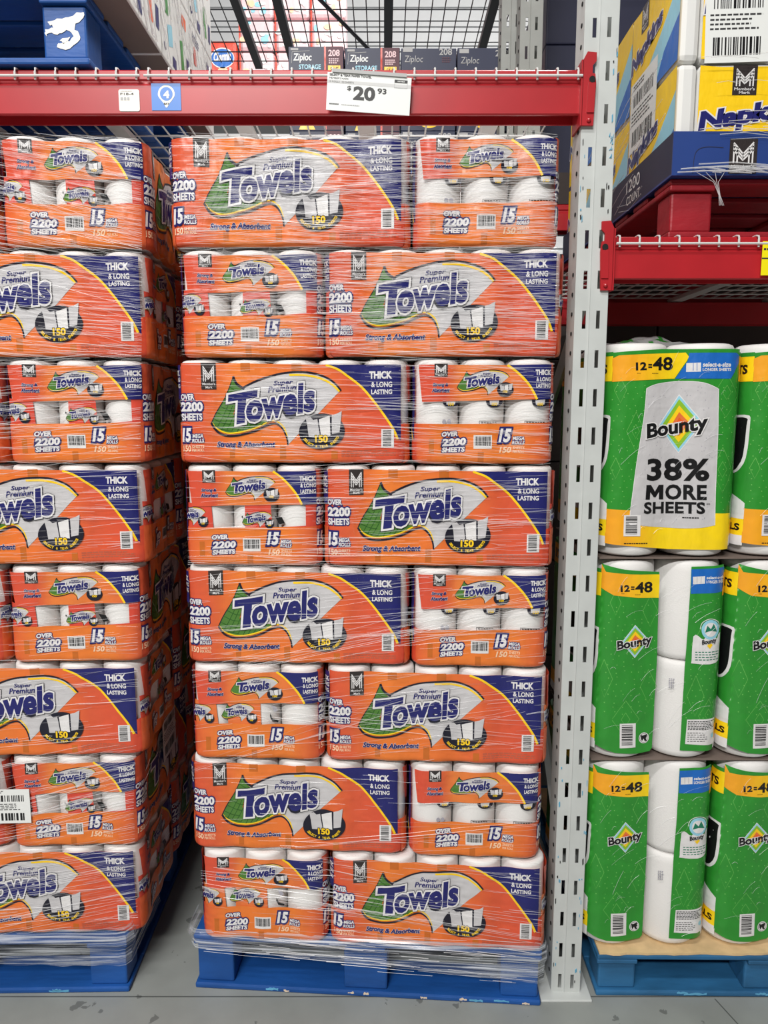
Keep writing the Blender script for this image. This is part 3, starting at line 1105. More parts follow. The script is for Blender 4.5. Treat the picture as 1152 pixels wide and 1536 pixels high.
# saw-cut joints in the slab and dark tyre scuffs
jx = math_node('LESS_THAN', math_node('ABSOLUTE', math_node('ADD', sp.outputs[1], 0.012)), 0.0025)
jy = math_node('LESS_THAN', math_node('ABSOLUTE', math_node('ADD', math_node('MULTIPLY', sp.outputs[1], 0.28), math_node('SUBTRACT', sp.outputs[0], 0.98))), 0.0022)
jy = math_node('MULTIPLY', jy, math_node('LESS_THAN', sp.outputs[1], -0.02))
ns = nt.nodes.new('ShaderNodeTexNoise')
ns.inputs['Scale'].default_value = 13
ns.inputs['Detail'].default_value = 6
nt.links.new(tc.outputs['Object'], ns.inputs['Vector'])
sc = math_node('MULTIPLY', math_node('GREATER_THAN', ns.outputs['Fac'], 0.66), 0.5)
k = math_node('MINIMUM', math_node('ADD', math_node('ADD', math_node('MULTIPLY', jx, 0.7), math_node('MULTIPLY', jy, 0.7)), sc), 0.85)
mx = nt.nodes.new('ShaderNodeMix')
mx.data_type = 'RGBA'
nt.links.new(k, mx.inputs['Factor'])
b = nt.nodes['Principled BSDF']
nt.links.new(b.inputs['Base Color'].links[0].from_socket, mx.inputs['A'])
mx.inputs['B'].default_value = (*lin((48, 50, 50)), 1)
nt.links.new(mx.outputs['Result'], b.inputs['Base Color'])
structure(MB().box((-7, -9.6, -0.1), (7, 7.1, 0), m).build('floor'))

m_wall = mat('white_metal_siding', (206, 208, 210), 0.5, vary=0.03)
mb = MB()
for i in range(38):
    z = i * 0.2
    mb.box((-7, 7.0, z), (7, 7.08, z + 0.165), m_wall)
    mb.box((-7, 7.03, z + 0.165), (7, 7.08, z + 0.2), m_wall)
structure(mb.build('wall_back'))
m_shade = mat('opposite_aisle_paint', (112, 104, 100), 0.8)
structure(MB().box((-7, -9.6, 0), (7, -9.5, 7.5), m_shade).build('wall_front'))
structure(MB().box((-7.1, -9.6, 0), (-7.0, 7.1, 7.5), m_shade).build('wall_left'))
structure(MB().box((-7.1, -9.6, 7.5), (7.1, 7.1, 7.6), m_wall).build('ceiling'))
structure(MB().box((7.0, -9.6, 0), (7.1, 7.1, 7.5), m_shade).build('wall_right'))


# ------------------------------------------------------------------ rack: posts, beams, decks
M_post_shaded = mat('shaded_grey_rack_paint', (150, 152, 148), 0.5, vary=0.08, vscale=10)  # darker copy of the post paint, shade of the rear posts put into colour


def slotted_post(name, x0, y0, top, label, base=True, w=0.083, depth=0.085):
    M_post = globals()['M_post'] if base else M_post_shaded
    root = empty(name, (x0, y0, 0))
    tag(root, label, 'rack post', 'grey slotted rack posts')
    mb = MB()
    cols = [0.0, 0.0185, 0.0285, 0.0345, 0.0375, 0.0545, 0.0645, w]
    # the face is pressed: its middle stands a little proud
    ys = [0.0, 0.0, 0.0, 0.0, -0.003, -0.003, -0.003, -0.003]
    z, pitch, sh = 0.0, 0.1016, 0.046
    while z < top:
        zz = [z, z + 0.020, z + 0.020 + sh, min(z + pitch, top)]
        for a in range(3):
            for c in range(7):
                if a == 1 and c in (1, 5):
                    continue
                mb.face([(cols[c], ys[c], zz[a]), (cols[c + 1], ys[c + 1], zz[a]), (cols[c + 1], ys[c + 1], zz[a + 1]), (cols[c], ys[c], zz[a + 1])], M_post)
        z += pitch
    mb.face([(0, 0, 0), (0, depth, 0), (0, depth, top), (0, 0, top)], M_post)
    mb.face([(w, -0.003, 0), (w, depth, 0), (w, depth, top), (w, -0.003, top)], M_post)
    for sx in (0, w):
        i = 0.018 if sx == 0 else -0.018
        mb.face([(sx, depth, 0), (sx + i, depth, 0), (sx + i, depth, top), (sx, depth, top)], M_post)
    # round bolt holes down the flange facing the aisle goods
    hb = mb
    z = 0.06
    rnd = random.Random(len(label))
    while z < top:
        bm = bmesh.new()
        bmesh.ops.create_circle(bm, cap_ends=True, radius=0.0055, segments=10)
        hb.add(bm, M_steel, Matrix.Translation((-0.0020, 0.026, z)) @ Matrix.Rotation(pi / 2, 4, 'Y'))
        z += 0.0508
    if base:
        # scraped paint: chips and blue rub marks near the foot and by the beams
        for i in range(46):
            zz = rnd.choice([rnd.uniform(0.02, 0.75), rnd.uniform(0.02, 0.5), rnd.uniform(2.2, 2.62)])
            xx = rnd.choice([rnd.uniform(0.001, 0.014), rnd.uniform(0.066, 0.082)])
            ww, hh = rnd.uniform(0.001, 0.0035), rnd.uniform(0.003, 0.022)
            yy = -0.0018 if xx < 0.03 else -0.0048
            hb.face([(xx, yy, zz), (xx + ww, yy, zz + hh * 0.2), (xx + ww * 0.8, yy, zz + hh), (xx - ww * 0.2, yy, zz + hh * 0.8)],
                    M_scuff if rnd.random() < 0.6 else M_steel)
        for q in range(14):
            zz, xx = 2.40 + rnd.uniform(-0.03, 0.03), rnd.uniform(0.067, 0.079)
            hb.face([(xx, -0.0048, zz), (xx + rnd.uniform(0.002, 0.004), -0.0048, zz + 0.001), (xx + 0.003, -0.0048, zz + rnd.uniform(0.004, 0.012))], M_scuff)
    mb.build('slotted_channel', root, solid=0.0028)
    if base:
        pb = MB().box((-0.038, -0.035, 0), (0.113, 0.13, 0.008), M_post, bev=0.002)
        pb.build('base_plate', root)
        bolt = MB().lathe([(0.011, 0.008), (0.011, 0.016), (0.005, 0.017), (0.005, 0.026), (0.0, 0.026)], M_wiregrey, 6, (-0.02, 0.06, 0))
        bolt.build('anchor_bolt', root)
    return root


slotted_post('rack_post', 0.503, 0.0, 4.2, 'grey slotted rack post with scuffed foot standing between the middle pallet and the green packs')
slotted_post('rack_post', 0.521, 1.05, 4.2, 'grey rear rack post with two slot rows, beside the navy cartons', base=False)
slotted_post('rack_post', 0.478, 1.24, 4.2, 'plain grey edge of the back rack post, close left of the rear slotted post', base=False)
# braces of the upright frame
for i, (za, zb) in enumerate(((0.35, 1.30), (2.05, 1.30))):
    mb = MB()
    mb.tube([(0.5475, 0.07, za), (0.5475, 1.06, zb)], 0.016, M_post, 4)
    o = mb.build('frame_brace')
    tag(o, ['grey diagonal brace low in the gap beside the slotted post', 'grey diagonal brace rising behind the slotted post from the floor pallets',
            'grey diagonal brace high behind the slotted post'][i], 'brace', 'rack frame braces')

BEAM_TOP, BEAM_H = 2.588, 0.107


def beam(name, x0, x1, y0, top, label, h=BEAM_H, brackets=(), m=M_rackred, flip=False):
    root = empty(name, ((x0 + x1) / 2, y0 + (0.075 if flip else 0), top - h), pi if flip else 0)
    tag(root, label, 'rack beam', 'red rack beams')
    L = (x1 - x0) / 2
    # section in (y, z): stepped top for the deck, a shallow groove, flat face, underside hollowed out so it looks dark
    sec = [(0.0, 0.003), (0.003, 0.0), (0.009, 0.0), (0.009, 0.06), (0.068, 0.06), (0.068, 0.0), (0.075, 0.0), (0.075, h - 0.022), (0.030, h - 0.022), (0.030, h), (0.004, h), (0.001, h - 0.003),
           (0.001, h - 0.022), (0.0055, h - 0.026), (0.0055, h - 0.032), (0.0, h - 0.038)]
    mb = MB()
    n = len(sec)
    V = [(s * L, y, z) for s in (-1, 1) for y, z in sec]
    mb.v += V
    k = mb.slot(m)
    for i in range(n):
        j = (i + 1) % n
        mb.f.append((i, j, n + j, n + i))
        mb.m.append(k)
    for t in tessellate_polygon([[Vector((y, z, 0)) for y, z in sec]]):
        mb.f.append(tuple(t))
        mb.f.append(tuple(n + q for q in reversed(t)))
        mb.m += [k, k]
    mb.build('beam_channel', root)
    for s in brackets:
        # end bracket: plate over the post with its hooks, a locking tab and a rivet
        b = MB()
        e = s * L
        pl = [(0.0, -0.030), (0.030, -0.030), (0.034, 0.068), (0.031, 0.092), (0.024, 0.094), (0.024, 0.112), (0.033, 0.122), (0.033, 0.142), (0.010, 0.144), (0.0, 0.125)]
        b.prism([(e + s * p[0], p[1]) for p in pl], -0.012, -0.006, m)
        b.prism([(e - s * 0.004, -0.03), (e + s * 0.001, -0.03), (e + s * 0.001, 0.125), (e - s * 0.004, 0.125)], -0.012, 0.07, m)
        b.build('end_bracket', root)
        t = MB()
        t.prism([(e + s * 0.012, 0.0), (e + s * 0.030, 0.0), (e + s * 0.032, 0.070), (e + s * 0.014, 0.072)], -0.0155, -0.012, m)
        bm = bmesh.new()
        bmesh.ops.create_uvsphere(bm, u_segments=10, v_segments=6, radius=0.006)
        t.add(bm, m, Matrix.Translation((e + s * 0.018, -0.013, -0.018)))
        bm = bmesh.new()
        bmesh.ops.create_circle(bm, cap_ends=True, radius=0.008, segments=14)
        t.add(bm, M_steel, Matrix.Translation((e + s * 0.023, -0.0158, 0.078)) @ Matrix.Rotation(pi / 2, 4, 'X'))
        t.build('locking_tab', root)
    return root


beam('rack_beam', -2.0, 0.499, 0.0, BEAM_TOP, 'long red rack beam above the orange towel stacks carrying the price card', brackets=(1,))
R_TOP = 2.184
beam('rack_beam', 0.594, 2.2, 0.0, R_TOP, 'red rack beam over the green packs with the red pallet on it', brackets=(-1,))
beam('rack_beam', -2.0, 0.516, 1.05, BEAM_TOP, 'red rear rack beam behind the long upper beam', flip=True)
beam('rack_beam', 0.60, 2.2, 1.05, R_TOP, 'dark red rear rack beam in shade behind the green packs', flip=True)


def deck(name, x0, x1, y0, y1, z, label, m=M_wirewhite, front=True, group='wire shelf decks', pitch=0.0508):
    root = empty(name, ((x0 + x1) / 2, (y0 + y1) / 2, z))
    tag(root, label, 'wire deck', group)
    cx, cy = (x0 + x1) / 2, (y0 + y1) / 2
    mb = MB()
    n = int((x1 - x0 - 0.02) / pitch)
    for i in range(n + 1):
        x = x0 + 0.01 + i * (x1 - x0 - 0.02) / n - cx
        if front:
            pts = [(x, y1 - cy, 0.003), (x, y0 + 0.004 - cy, 0.003), (x, y0 - 0.006 - cy, 0.0), (x, y0 - 0.009 - cy, -0.008), (x, y0 - 0.009 - cy, -0.028)]
        else:
            pts = [(x, y1 - cy, 0.003), (x, y0 - cy, 0.003)]
        mb.tube(pts, 0.0028, m, 6)
    k = int((y1 - y0) / 0.1016)
    for j in range(k + 1):
        y = y0 + 0.042 + j * (y1 - y0 - 0.062) / k - cy
        mb.tube([(x0 - cx, y, -0.002), (x1 - cx, y, -0.002)], 0.0026, m, 6)
    if front:
        mb.tube([(x0 - cx, y0 - 0.0145 - cy, -0.020), (x1 - cx, y0 - 0.0145 - cy, -0.020)], 0.0030, m, 6)
    mb.build('wire_grid', root)
    nb = 3
    for i in range(nb):
        x = x0 + (x1 - x0) * (i + 0.5) / nb - cx
        mb = MB()
        yb = 0.05 if front else 0.0
        mb.prism([(x - 0.022, -0.018), (x + 0.022, -0.018), (x + 0.026, -0.006), (x - 0.026, -0.006)], y0 + yb - cy, y1 - cy, m)
        mb.build('support_channel', root)
    return root


deck('wire_deck', -1.75, -0.612, 0.0, 1.092, BEAM_TOP, 'white wire shelf deck under the blue pallet on the top beam')
deck('wire_deck', -0.602, 0.498, 0.0, 1.092, BEAM_TOP, 'white wire shelf deck on the top beam over the middle towel pallet')
deck('wire_deck', 0.60, 1.75, 0.0, 1.092, R_TOP, 'wire shelf deck under the red pallet seen from below')
deck('wire_deck', -1.75, 0.52, 1.28, 2.342, BEAM_TOP, 'wire shelf deck under the navy cartons', front=False)
beam('rack_beam', -2.0, 0.516, 1.24, BEAM_TOP, 'red beam of the back rack under the navy cartons')
beam('rack_beam', -2.0, 0.516, 2.30, BEAM_TOP, 'far red beam of the back rack behind the navy cartons', flip=True)
# the next level up of the back rack: a black deck, its bearers seen from below
UZ = 3.66
root = empty('black_wire_deck', (-0.2, 1.9, UZ))
tag(root, 'black wire deck overhead above the navy cartons', 'wire deck')
mb = MB()
for i in range(47):
    mb.tube([(-1.6 + i * 0.0635, -0.75, 0), (-1.6 + i * 0.0635, 0.55, 0)], 0.0028, M_wireblack, 6)
for j in range(13):
    mb.tube([(-1.6, -0.75 + j * 0.108, 0.005), (1.6, -0.75 + j * 0.108, 0.005)], 0.0028, M_wireblack, 6)
mb.build('wire_grid', root)
for x in (-0.50, -0.30, 0.22, 0.72):
    MB().box((x - 0.02, -0.75, -0.035), (x + 0.02, 0.55, -0.005), M_wireblack).build('bearer', root)
MB().tube([(-0.12, -0.2, -0.03), (0.16, 0.42, -0.03)], 0.010, M_wireblack, 6).build('diagonal_brace', root)


# ------------------------------------------------------------------ pallets
def pallet(name, loc, rz, w, d, label, h=0.16, paint=M_pallet, group='block pallets', chips=0, wear=True, seed=1, ply=False):
    """block pallet, its front edge at local y = 0 and its width along x"""
    rnd = random.Random(seed)
    root = empty(name, loc, rz)
    tag(root, label, 'pallet', group)
    tb, bb = 0.015, 0.017
    for j, yy in enumerate((0.0, d / 2 - 0.05, d - 0.1)):
        mb = MB().box((-w / 2, yy, 0), (w / 2, yy + (0.14 if j == 0 else 0.1), bb), paint, bev=0.005)
        if j == 0:
            for c in range(chips):
                x = rnd.uniform(-w * 0.45, w * 0.45)
                l = rnd.uniform(0.01, 0.07)
                y1 = rnd.uniform(0.0005, 0.004)
                mt = M_chip if l < 0.022 else M_palletwear
                zc = rnd.uniform(0.006, 0.012)
                pts = [(x + l * q / 6, zc - rnd.uniform(0.001, 0.004)) for q in range(7)] + [(x + l * (6 - q) / 6, zc + rnd.uniform(0.0005, 0.005)) for q in range(7)]
                mb.prism(pts, -0.0006, 0.001, mt)
        mb.build('bottom_board', root)
    for xx in (-w / 2, w / 2 - 0.1):
        for a, b_ in ((0.14, d / 2 - 0.05), (d / 2 + 0.05, d - 0.1)):
            MB().box((xx, a, 0), (xx + 0.1, b_, bb), paint, bev=0.004).build('bottom_board', root)
    for xx in (-w / 2 + 0.008, -0.065, w / 2 - 0.118):
        for yy in (0.012, d / 2 - 0.05, d - 0.112):
            bw = 0.13 if abs(xx + 0.065) < 1e-6 else 0.11
            MB().box((xx, yy, bb), (xx + bw, yy + 0.1, h - 2 * tb), paint, bev=0.006).build('block', root)
    for xx in (-w / 2, -0.06, w / 2 - 0.12):
        MB().box((xx, 0, h - 2 * tb), (xx + 0.12, d, h - tb), paint, bev=0.004).build('stringer_board', root)
    n = 7
    for i in range(n):
        yy = i * (d - 0.12) / (n - 1)
        MB().box((-w / 2, yy, h - tb), (w / 2, yy + 0.12, h), paint if not ply else paint, bev=0.004).build('deck_board', root)
    return root


# ------------------------------------------------------------------ the two stacks of orange multipacks
ORD = ['top', 'second', 'third', 'fourth', 'fifth', 'sixth', 'seventh', 'bottom']


def lay_name(i):
    return {0: 'top layer', 7: 'bottom layer'}.get(i, '%s layer from the top' % ORD[i])


PITCH_Z = 0.2832
BASE_Z = 0.180


class Stack:
    """front edge of every layer: left x, y at the left end, yaw"""

    def __init__(self, layers):
        self.layers = layers          # (x left, y left, yaw), bottom last

    def frame(self, i):
        x, y, a = self.layers[i]
        return Vector((x, y, BASE_Z + (7 - i) * PITCH_Z)), Vector((cos(a), sin(a), 0)), Vector((-sin(a), cos(a), 0)), a

    def put(self, i, kind, seed, s, long_front, back=0.0, side=None):
        """s: distance of the pack's left end along the front"""
        O, X, Y, a = self.frame(i)
        w, d = (WL, WS) if long_front else (WS, WL)
        c = O + X * (s + w / 2) + Y * (back + d / 2)
        return multipack(kind, seed, c, a if long_front else a - pi / 2)


def lerp(a, b, t):
    return a + (b - a) * t


rng = random.Random(11)
mid = Stack([(-0.555 + (0.008 if i % 2 else -0.004) + rng.uniform(-0.006, 0.006), 0.012 + rng.uniform(-0.004, 0.006) - 0.0 * i,
              radians(-lerp(1.0, 3.6, i / 7))) for i in range(8)])
SPLIT = 0.012
for i in range(8):
    sd = 1 + (i // 2) % 2
    kind = 'A' if i % 2 == 0 else ('B' if i in (1, 3) else 'C')
    if i % 2 == 0:
        a = mid.put(i, kind, sd, 0, True)
        b = mid.put(i, kind, sd, WL + SPLIT, False)
    else:
        b = mid.put(i, kind, sd, 0, False)
        a = mid.put(i, kind, sd, WS + SPLIT, True)
    tag(a, 'orange towel pack, wide printed side forward, %s, middle pallet' % lay_name(i), 'paper towel pack', 'paper towel packs on the middle pallet')
    tag(b, 'orange towel pack, narrow end forward, %s, middle pallet' % lay_name(i), 'paper towel pack', 'paper towel packs on the middle pallet')

    # unseen rest of the layer, added to keep light out of the gap
    if i % 2 == 0:
        c = mid.put(i, kind, sd, 0, False, back=WS + SPLIT)
        d = mid.put(i, kind, sd, WS + SPLIT, True, back=WL + SPLIT)
    else:
        c = mid.put(i, kind, sd, 0, True, back=WL + SPLIT)
        d = mid.put(i, kind, sd, WL + SPLIT, False, back=WS + SPLIT)
    for q in (c, d):
        tag(q, 'unseen orange towel pack added behind the front packs of the middle pallet', 'paper towel pack', 'added rear towel packs of the middle pallet')

# the left stack leans to the right at its top; only its right part is in view
LEFT_R = [-0.618, -0.634, -0.646, -0.664, -0.680, -0.698, -0.718, -0.728]
LW = WL + WS + SPLIT
left = Stack([])
for i in range(8):
    a = radians(lerp(4.0, 1.5, i / 7))
    rx, ry = LEFT_R[i] + (0.004 if i % 2 else -0.002), 0.03
    left.layers.append((rx - LW * cos(a), ry - LW * sin(a), a))
for i in range(8):
    sd = 2 - (i // 2) % 2
    if i % 2 == 0:
        b = left.put(i, 'B', sd, WL + SPLIT, False)
        tag(b, 'orange towel pack, narrow end forward, %s, left pallet' % lay_name(i), 'paper towel pack', 'paper towel packs on the left pallet')
        a = left.put(i, 'B', sd, 0, True)
        c = left.put(i, 'B', sd, WS + SPLIT, True, back=WL + SPLIT)
        tag(c, 'orange towel pack deep in the gap, %s, left pallet' % lay_name(i), 'paper towel pack', 'paper towel packs on the left pallet')
        tag(a, 'orange towel pack cut by the left edge, %s, left pallet' % lay_name(i), 'paper towel pack', 'paper towel packs on the left pallet')
    else:
        a = left.put(i, 'B', sd, WS + SPLIT, True)
        tag(a, 'orange towel pack, wide printed side forward, %s, left pallet' % lay_name(i), 'paper towel pack', 'paper towel packs on the left pallet')
        c = left.put(i, 'A', sd, WL + SPLIT, False, back=WS + SPLIT)
        tag(c, 'orange towel pack deep in the gap, %s, left pallet' % lay_name(i), 'paper towel pack', 'paper towel packs on the left pallet')

pallet('block_pallet', (-0.056, -0.014, 0), radians(-3.9), 1.036, 1.1, 'blue wooden pallet under the middle stack of orange towel packs', chips=9, seed=4, h=0.177)
pallet('block_pallet', (-1.275, -0.005, 0), radians(1.0), 1.016, 1.1, 'blue wooden pallet under the left stack of orange towel packs', chips=4, seed=6, h=0.177)


# ------------------------------------------------------------------ stretch film
def front_at(st, s, z):
    """point on a stack's front, s along it from the left, at height z"""
    i = 7 - (z - BASE_Z) / PITCH_Z + 0.5 - 0.0
    i = max(0.0, min(7.0, i - 0.0))
    a, b = int(i), min(7, int(i) + 1)
    t = i - a
    Oa, Xa, Ya, _ = st.frame(a)
    Ob, Xb, Yb, _ = st.frame(b)
    P = (Oa + Xa * s) * (1 - t) + (Ob + Xb * s) * t
    P.z = z
    return P, Ya


def strand(mb, st, s0, s1, z0, z1, wd, rnd, off=0.006, side=False):
    n = max(2, int(abs(s1 - s0) / 0.03))
    ph = rnd.random() * 50
    i0 = len(mb.v)
    tilt = rnd.choice((-1, 1)) * rnd.uniform(0.15, 0.9)
    for j in range(n + 1):
        t = j / n
        s = s0 + (s1 - s0) * t
        z = z0 + (z1 - z0) * t + 0.0035 * noise.noise(Vector((t * 4 + ph, ph, 0)))
        wz = wd * (0.25 + 0.75 * sin(pi * min(1, max(0, t)))) * (0.7 + 0.6 * noise.noise(Vector((t * 9, ph, 3))))
        wz = max(wz, 0.0003)
        o = off + 0.002 * noise.noise(Vector((s * 5, z * 30, ph)))
        if not side:
            P, Y = front_at(st, s, z)
            N = -Y
        else:
            P0, Y = front_at(st, LW, z)
            X = Vector((Y.y, -Y.x, 0))
            P = P0 + Y * s
            N = X
        P = P + N * o
        mb.v.append(tuple(P + Vector((0, 0, wz)) - N * wz * tilt))
        mb.v.append(tuple(P + N * wz * 0.5))
        mb.v.append(tuple(P - Vector((0, 0, wz)) + N * wz * tilt * 0.4))
    k = mb.slot(M_wrap)
    for j in range(n):
        a = i0 + j * 3
        for q in (0, 1):
            mb.f.append((a + q, a + q + 1, a + q + 4, a + q + 3))
            mb.m.append(k)


def skirt(mb, st_pt, x0, x1, ztop, zbot0, zbot1, seed, nx=60, nz=14):
    """film bunched round the pallet edge: ridged sheet from ztop down to a ragged lower edge"""
    i0 = len(mb.v)
    for j in range(nz + 1):
        for i in range(nx + 1):
            t = i / nx
            x = x0 + (x1 - x0) * t
            zb = zbot0 + (zbot1 - zbot0) * t + 0.004 * noise.noise(Vector((t * 14, seed, 1)))
            z = ztop + (zb - ztop) * j / nz
            rd = 0.004 * noise.noise(Vector((t * 2.0, (z * 160) + t * 2.2, seed))) + 0.005 * noise.noise(Vector((t * 1.3, z * 45 + t, seed + 5)))
            q = j / nz
            mb.v.append(tuple(st_pt(x, z, 0.010 + rd + 0.012 * math.exp(-((q - 0.30) / 0.2) ** 2))))
    k = mb.slot(M_bunch)
    for j in range(nz):
        for i in range(nx):
            a = i0 + j * (nx + 1) + i
            mb.f.append((a, a + 1, a + nx + 2, a + nx + 1))
            mb.m.append(k)


def corner_pt(O, a, hw, x, o, z):
    """round a pallet: x along the front, past the corners back along the sides"""
    r = 0.02
    back = 0.0
    lx, ly = x, -o
    e = hw - r
    if abs(x) > e:
        s = 1 if x > 0 else -1
        q = abs(x) - e
        an = min(q / r, pi / 2)
        back = max(0.0, q - r * pi / 2)
        lx, ly = s * (e + (r + o) * sin(an)), r - (r + o) * cos(an) + back
    return (O[0] + lx * cos(a) - ly * sin(a), O[1] + lx * sin(a) + ly * cos(a), z)


def wrap_strands(st, counts, s_lo, s_hi, seed, slope):
    rnd = random.Random(seed)
    mb = MB()
    for i, cnt in enumerate(counts):
        z0 = BASE_Z + (7 - i) * PITCH_Z
        for c in range(cnt):
            L = rnd.choice((0.04, 0.07, 0.12, 0.2, 0.32)) * rnd.uniform(0.7, 1.4)
            s = rnd.uniform(s_lo - 0.05, s_hi)
            e = min(s_hi - 0.012, s + L)
            s = max(s_lo + 0.012, s)
            if e - s < 0.015:
                continue
            z = z0 + rnd.uniform(0.004, PITCH_Z - 0.006)
            sl = (rnd.gauss(slope[i], 0.045)) * (e - s)
            zt = z + sl
            if not (BASE_Z + 0.01 < zt < BASE_Z + 8 * PITCH_Z - 0.012):
                continue
            strand(mb, st, s, e, z, zt, rnd.choice((0.0005, 0.0007, 0.0009, 0.0013)), rnd, off=0.0075)
    return mb, rnd


mb, rnd = wrap_strands(mid, [900, 860, 300, 230, 130, 110, 90, 130], 0.0, LW, 3, [0.0, 0.0, -0.02, 0.03, 0.10, 0.14, 0.02, -0.06])
# long strands running across several packs
for (s0, z0, s1, z1, n) in ((0.0, 0.98, 1.0, 1.22, 9), (0.0, 1.1, 1.0, 1.16, 8), (0.0, 0.72, 0.6, 0.92, 6), (0.1, 0.88, 1.0, 0.80, 6), (0.3, 0.48, 1.0, 0.56, 5),
                            (0.0, 0.36, 1.0, 0.24, 9), (0.45, 1.5, 0.5, 1.28, 3), (0.0, 1.33, 1.0, 1.31, 9), (0.0, 1.74, 1.0, 1.71, 9)):
    for c in range(n):
        d = rnd.gauss(0, 0.02)
        strand(mb, mid, max(0.012, s0), min(LW - 0.012, s1), z0 + d, z1 + d * 1.6 + rnd.gauss(0, 0.01), rnd.choice((0.0005, 0.0008, 0.0011)), rnd, off=0.0085)


def mid_skirt(x, z, o):
    a = radians(-3.9)
    return corner_pt((-0.056, -0.014), a, 0.518, x, o, z)


skirt(mb, mid_skirt, -0.62, 0.66, 0.206, 0.150, 0.075, 2.0, nx=90, nz=18)
for c in range(60):
    x = rnd.uniform(-0.5, 0.4)
    z = rnd.uniform(0.10, 0.205)
    L = rnd.uniform(0.05, 0.25)
    zz = z - L * rnd.uniform(0.02, 0.08)
    L = min(L, 0.495 - x)
    if zz < 0.146 - 0.062 * (x + L + 0.5):
        continue
    P = [mid_skirt(x + L * t, z + (zz - z) * t, 0.026 + 0.003 * rnd.random()) for t in (0, 0.5, 1)]
    mb.tube(P, rnd.choice((0.0004, 0.0006, 0.0009)), M_wrap, 4)
o = mb.build('stretch_wrap', smooth=False)
tag(o, 'clear stretch film streaks wound round the middle stack and bunched on its pallet', 'stretch wrap')

mb, rnd = wrap_strands(left, [380, 300, 240, 130, 90, 60, 170, 170], 0.50, LW, 8, [-0.12, -0.06, 0.05, 0.05, 0.06, 0.08, 0.20, 0.12])
for (s0, z0, s1, z1, n) in ((0.5, 0.33, 1.0, 0.42, 9), (0.5, 0.20, 1.0, 0.30, 9), (0.5, 0.52, 1.0, 0.66, 8), (0.5, 2.35, 1.0, 2.18, 6), (0.5, 2.1, 1.0, 1.95, 5)):
    for c in range(n):
        d = rnd.gauss(0, 0.02)
        strand(mb, left, s0, LW - 0.012, z0 + d, z1 + d + rnd.gauss(0, 0.01), rnd.choice((0.0006, 0.0009, 0.0013)), rnd, off=0.0085)
for c in range(170):
    z = rnd.uniform(0.25, 2.38)
    s0 = rnd.uniform(0.0, 0.35)
    strand(mb, left, s0, s0 + rnd.uniform(0.05, 0.25), z, z + rnd.gauss(0, 0.02), rnd.choice((0.0006, 0.0009)), rnd, off=0.0085, side=True)


def left_skirt(x, z, o):
    a = radians(1.0)
    return corner_pt((-1.275, -0.005), a, 0.508, x, o, z)


skirt(mb, left_skirt, -0.1, 0.80, 0.222, 0.115, 0.085, 7.0, nx=60, nz=18)
o = mb.build('stretch_wrap')
tag(o, 'clear stretch film streaks wound round the left stack and bunched on its pallet', 'stretch wrap')

# shipping labels stuck on the left stack's film
def flat_conv(w, h, pw, ph):
    """drawing units w x h (y down) -> metres pw x ph, origin lower left"""
    return lambda x, y: (x / w * pw, (h - y) / h * ph)


def ship_label(name, O, X, Y, w, h, seed, label, group='shipping labels'):
    A = Art(flat_conv(200, 200, w, h))
    A.rect(0, 0, 200, 200, M_sign, 0)
    A.fineprint(20, 8, 120, 26, 2, M_signink, 1, seed)
    A.barcode(12, 30, 188, 76, 1, seed=seed, bg=False, digits=False)
    A.fineprint(14, 84, 180, 128, 4, M_signink, 1, seed + 1, 0.4)
    A.barcode(12, 134, 188, 188, 1, seed=seed + 3, bg=False, digits=False)
    mb = MB()
    X, Y, O = Vector(X).normalized(), Vector(Y).normalized(), Vector(O)
    N = X.cross(Y)
    P = [O, O + X * w, O + X * w + Y * h, O + Y * h]
    mb.face(P, M_sign).face([p - N * 0.0006 for p in reversed(P)], M_sign)
    A.flat(mb, O, X, Y, 0.0002)
    o = mb.build(name)
    tag(o, label, 'label', group)
    return o


P, Y = front_at(left, LW - 0.46, 0.545)
Xd = Vector((Y.y, -Y.x, 0))
ship_label('shipping_label', P - Y * 0.0115, Xd, (0, 0, 1), 0.152, 0.105, 5, 'white barcode label stuck low on the front of the left stack')
P, Y = front_at(left, LW, 0.60)
ship_label('shipping_label', P + Xd * 0.0115 + Y * 0.24, Y, (0, 0, 1), 0.16, 0.15, 9, 'white barcode label on the shaded side of the left stack')

# ------------------------------------------------------------------ green packs and their pallet
tag(green_pack('main', 1, (0.786, 0.290, 0.145 + 2 * 0.594), 0, gather=3),
    'green twelve-roll paper towel pack with big white panel on top of its stack', 'paper towel pack', 'green paper towel packs')
tag(green_pack('main', 1, (1.170, 0.297, 0.145 + 2 * 0.594), 0),
    'green twelve-roll paper towel pack cut by the right edge, in the top row', 'paper towel pack', 'green paper towel packs')
for k, (x, z, row) in enumerate(((0.780, 0.145 + 0.594, 'middle'), (0.780, 0.145, 'bottom'))):
    tag(green_pack('end', 1 + k, (x, 0.290, z), 0), 'green twelve-roll paper towel pack beside the grey post, %s row' % row, 'paper towel pack', 'green paper towel packs')
    tag(green_pack('end', 2 - k, (x + 0.382, 0.288, z), 0), 'green twelve-roll paper towel pack cut by the right edge, %s row' % row, 'paper towel pack', 'green paper towel packs')
pallet('block_pallet', (1.142, -0.015, 0), radians(-0.6), 1.016, 1.0, 'blue block pallet with pale worn edges under the green towel packs', chips=9, seed=9, h=0.135, paint=mat('faded_blue_paint', (40, 98, 142), 0.55, bump=(40, 0.4, 0.004), vary=0.3, vscale=12, stretch=(0.4, 1, 1)))
mb = MB()
rnd = random.Random(2)
edge = [(0.640 + i * 0.02, -0.012 + rnd.uniform(-0.002, 0.004)) for i in range(50)]
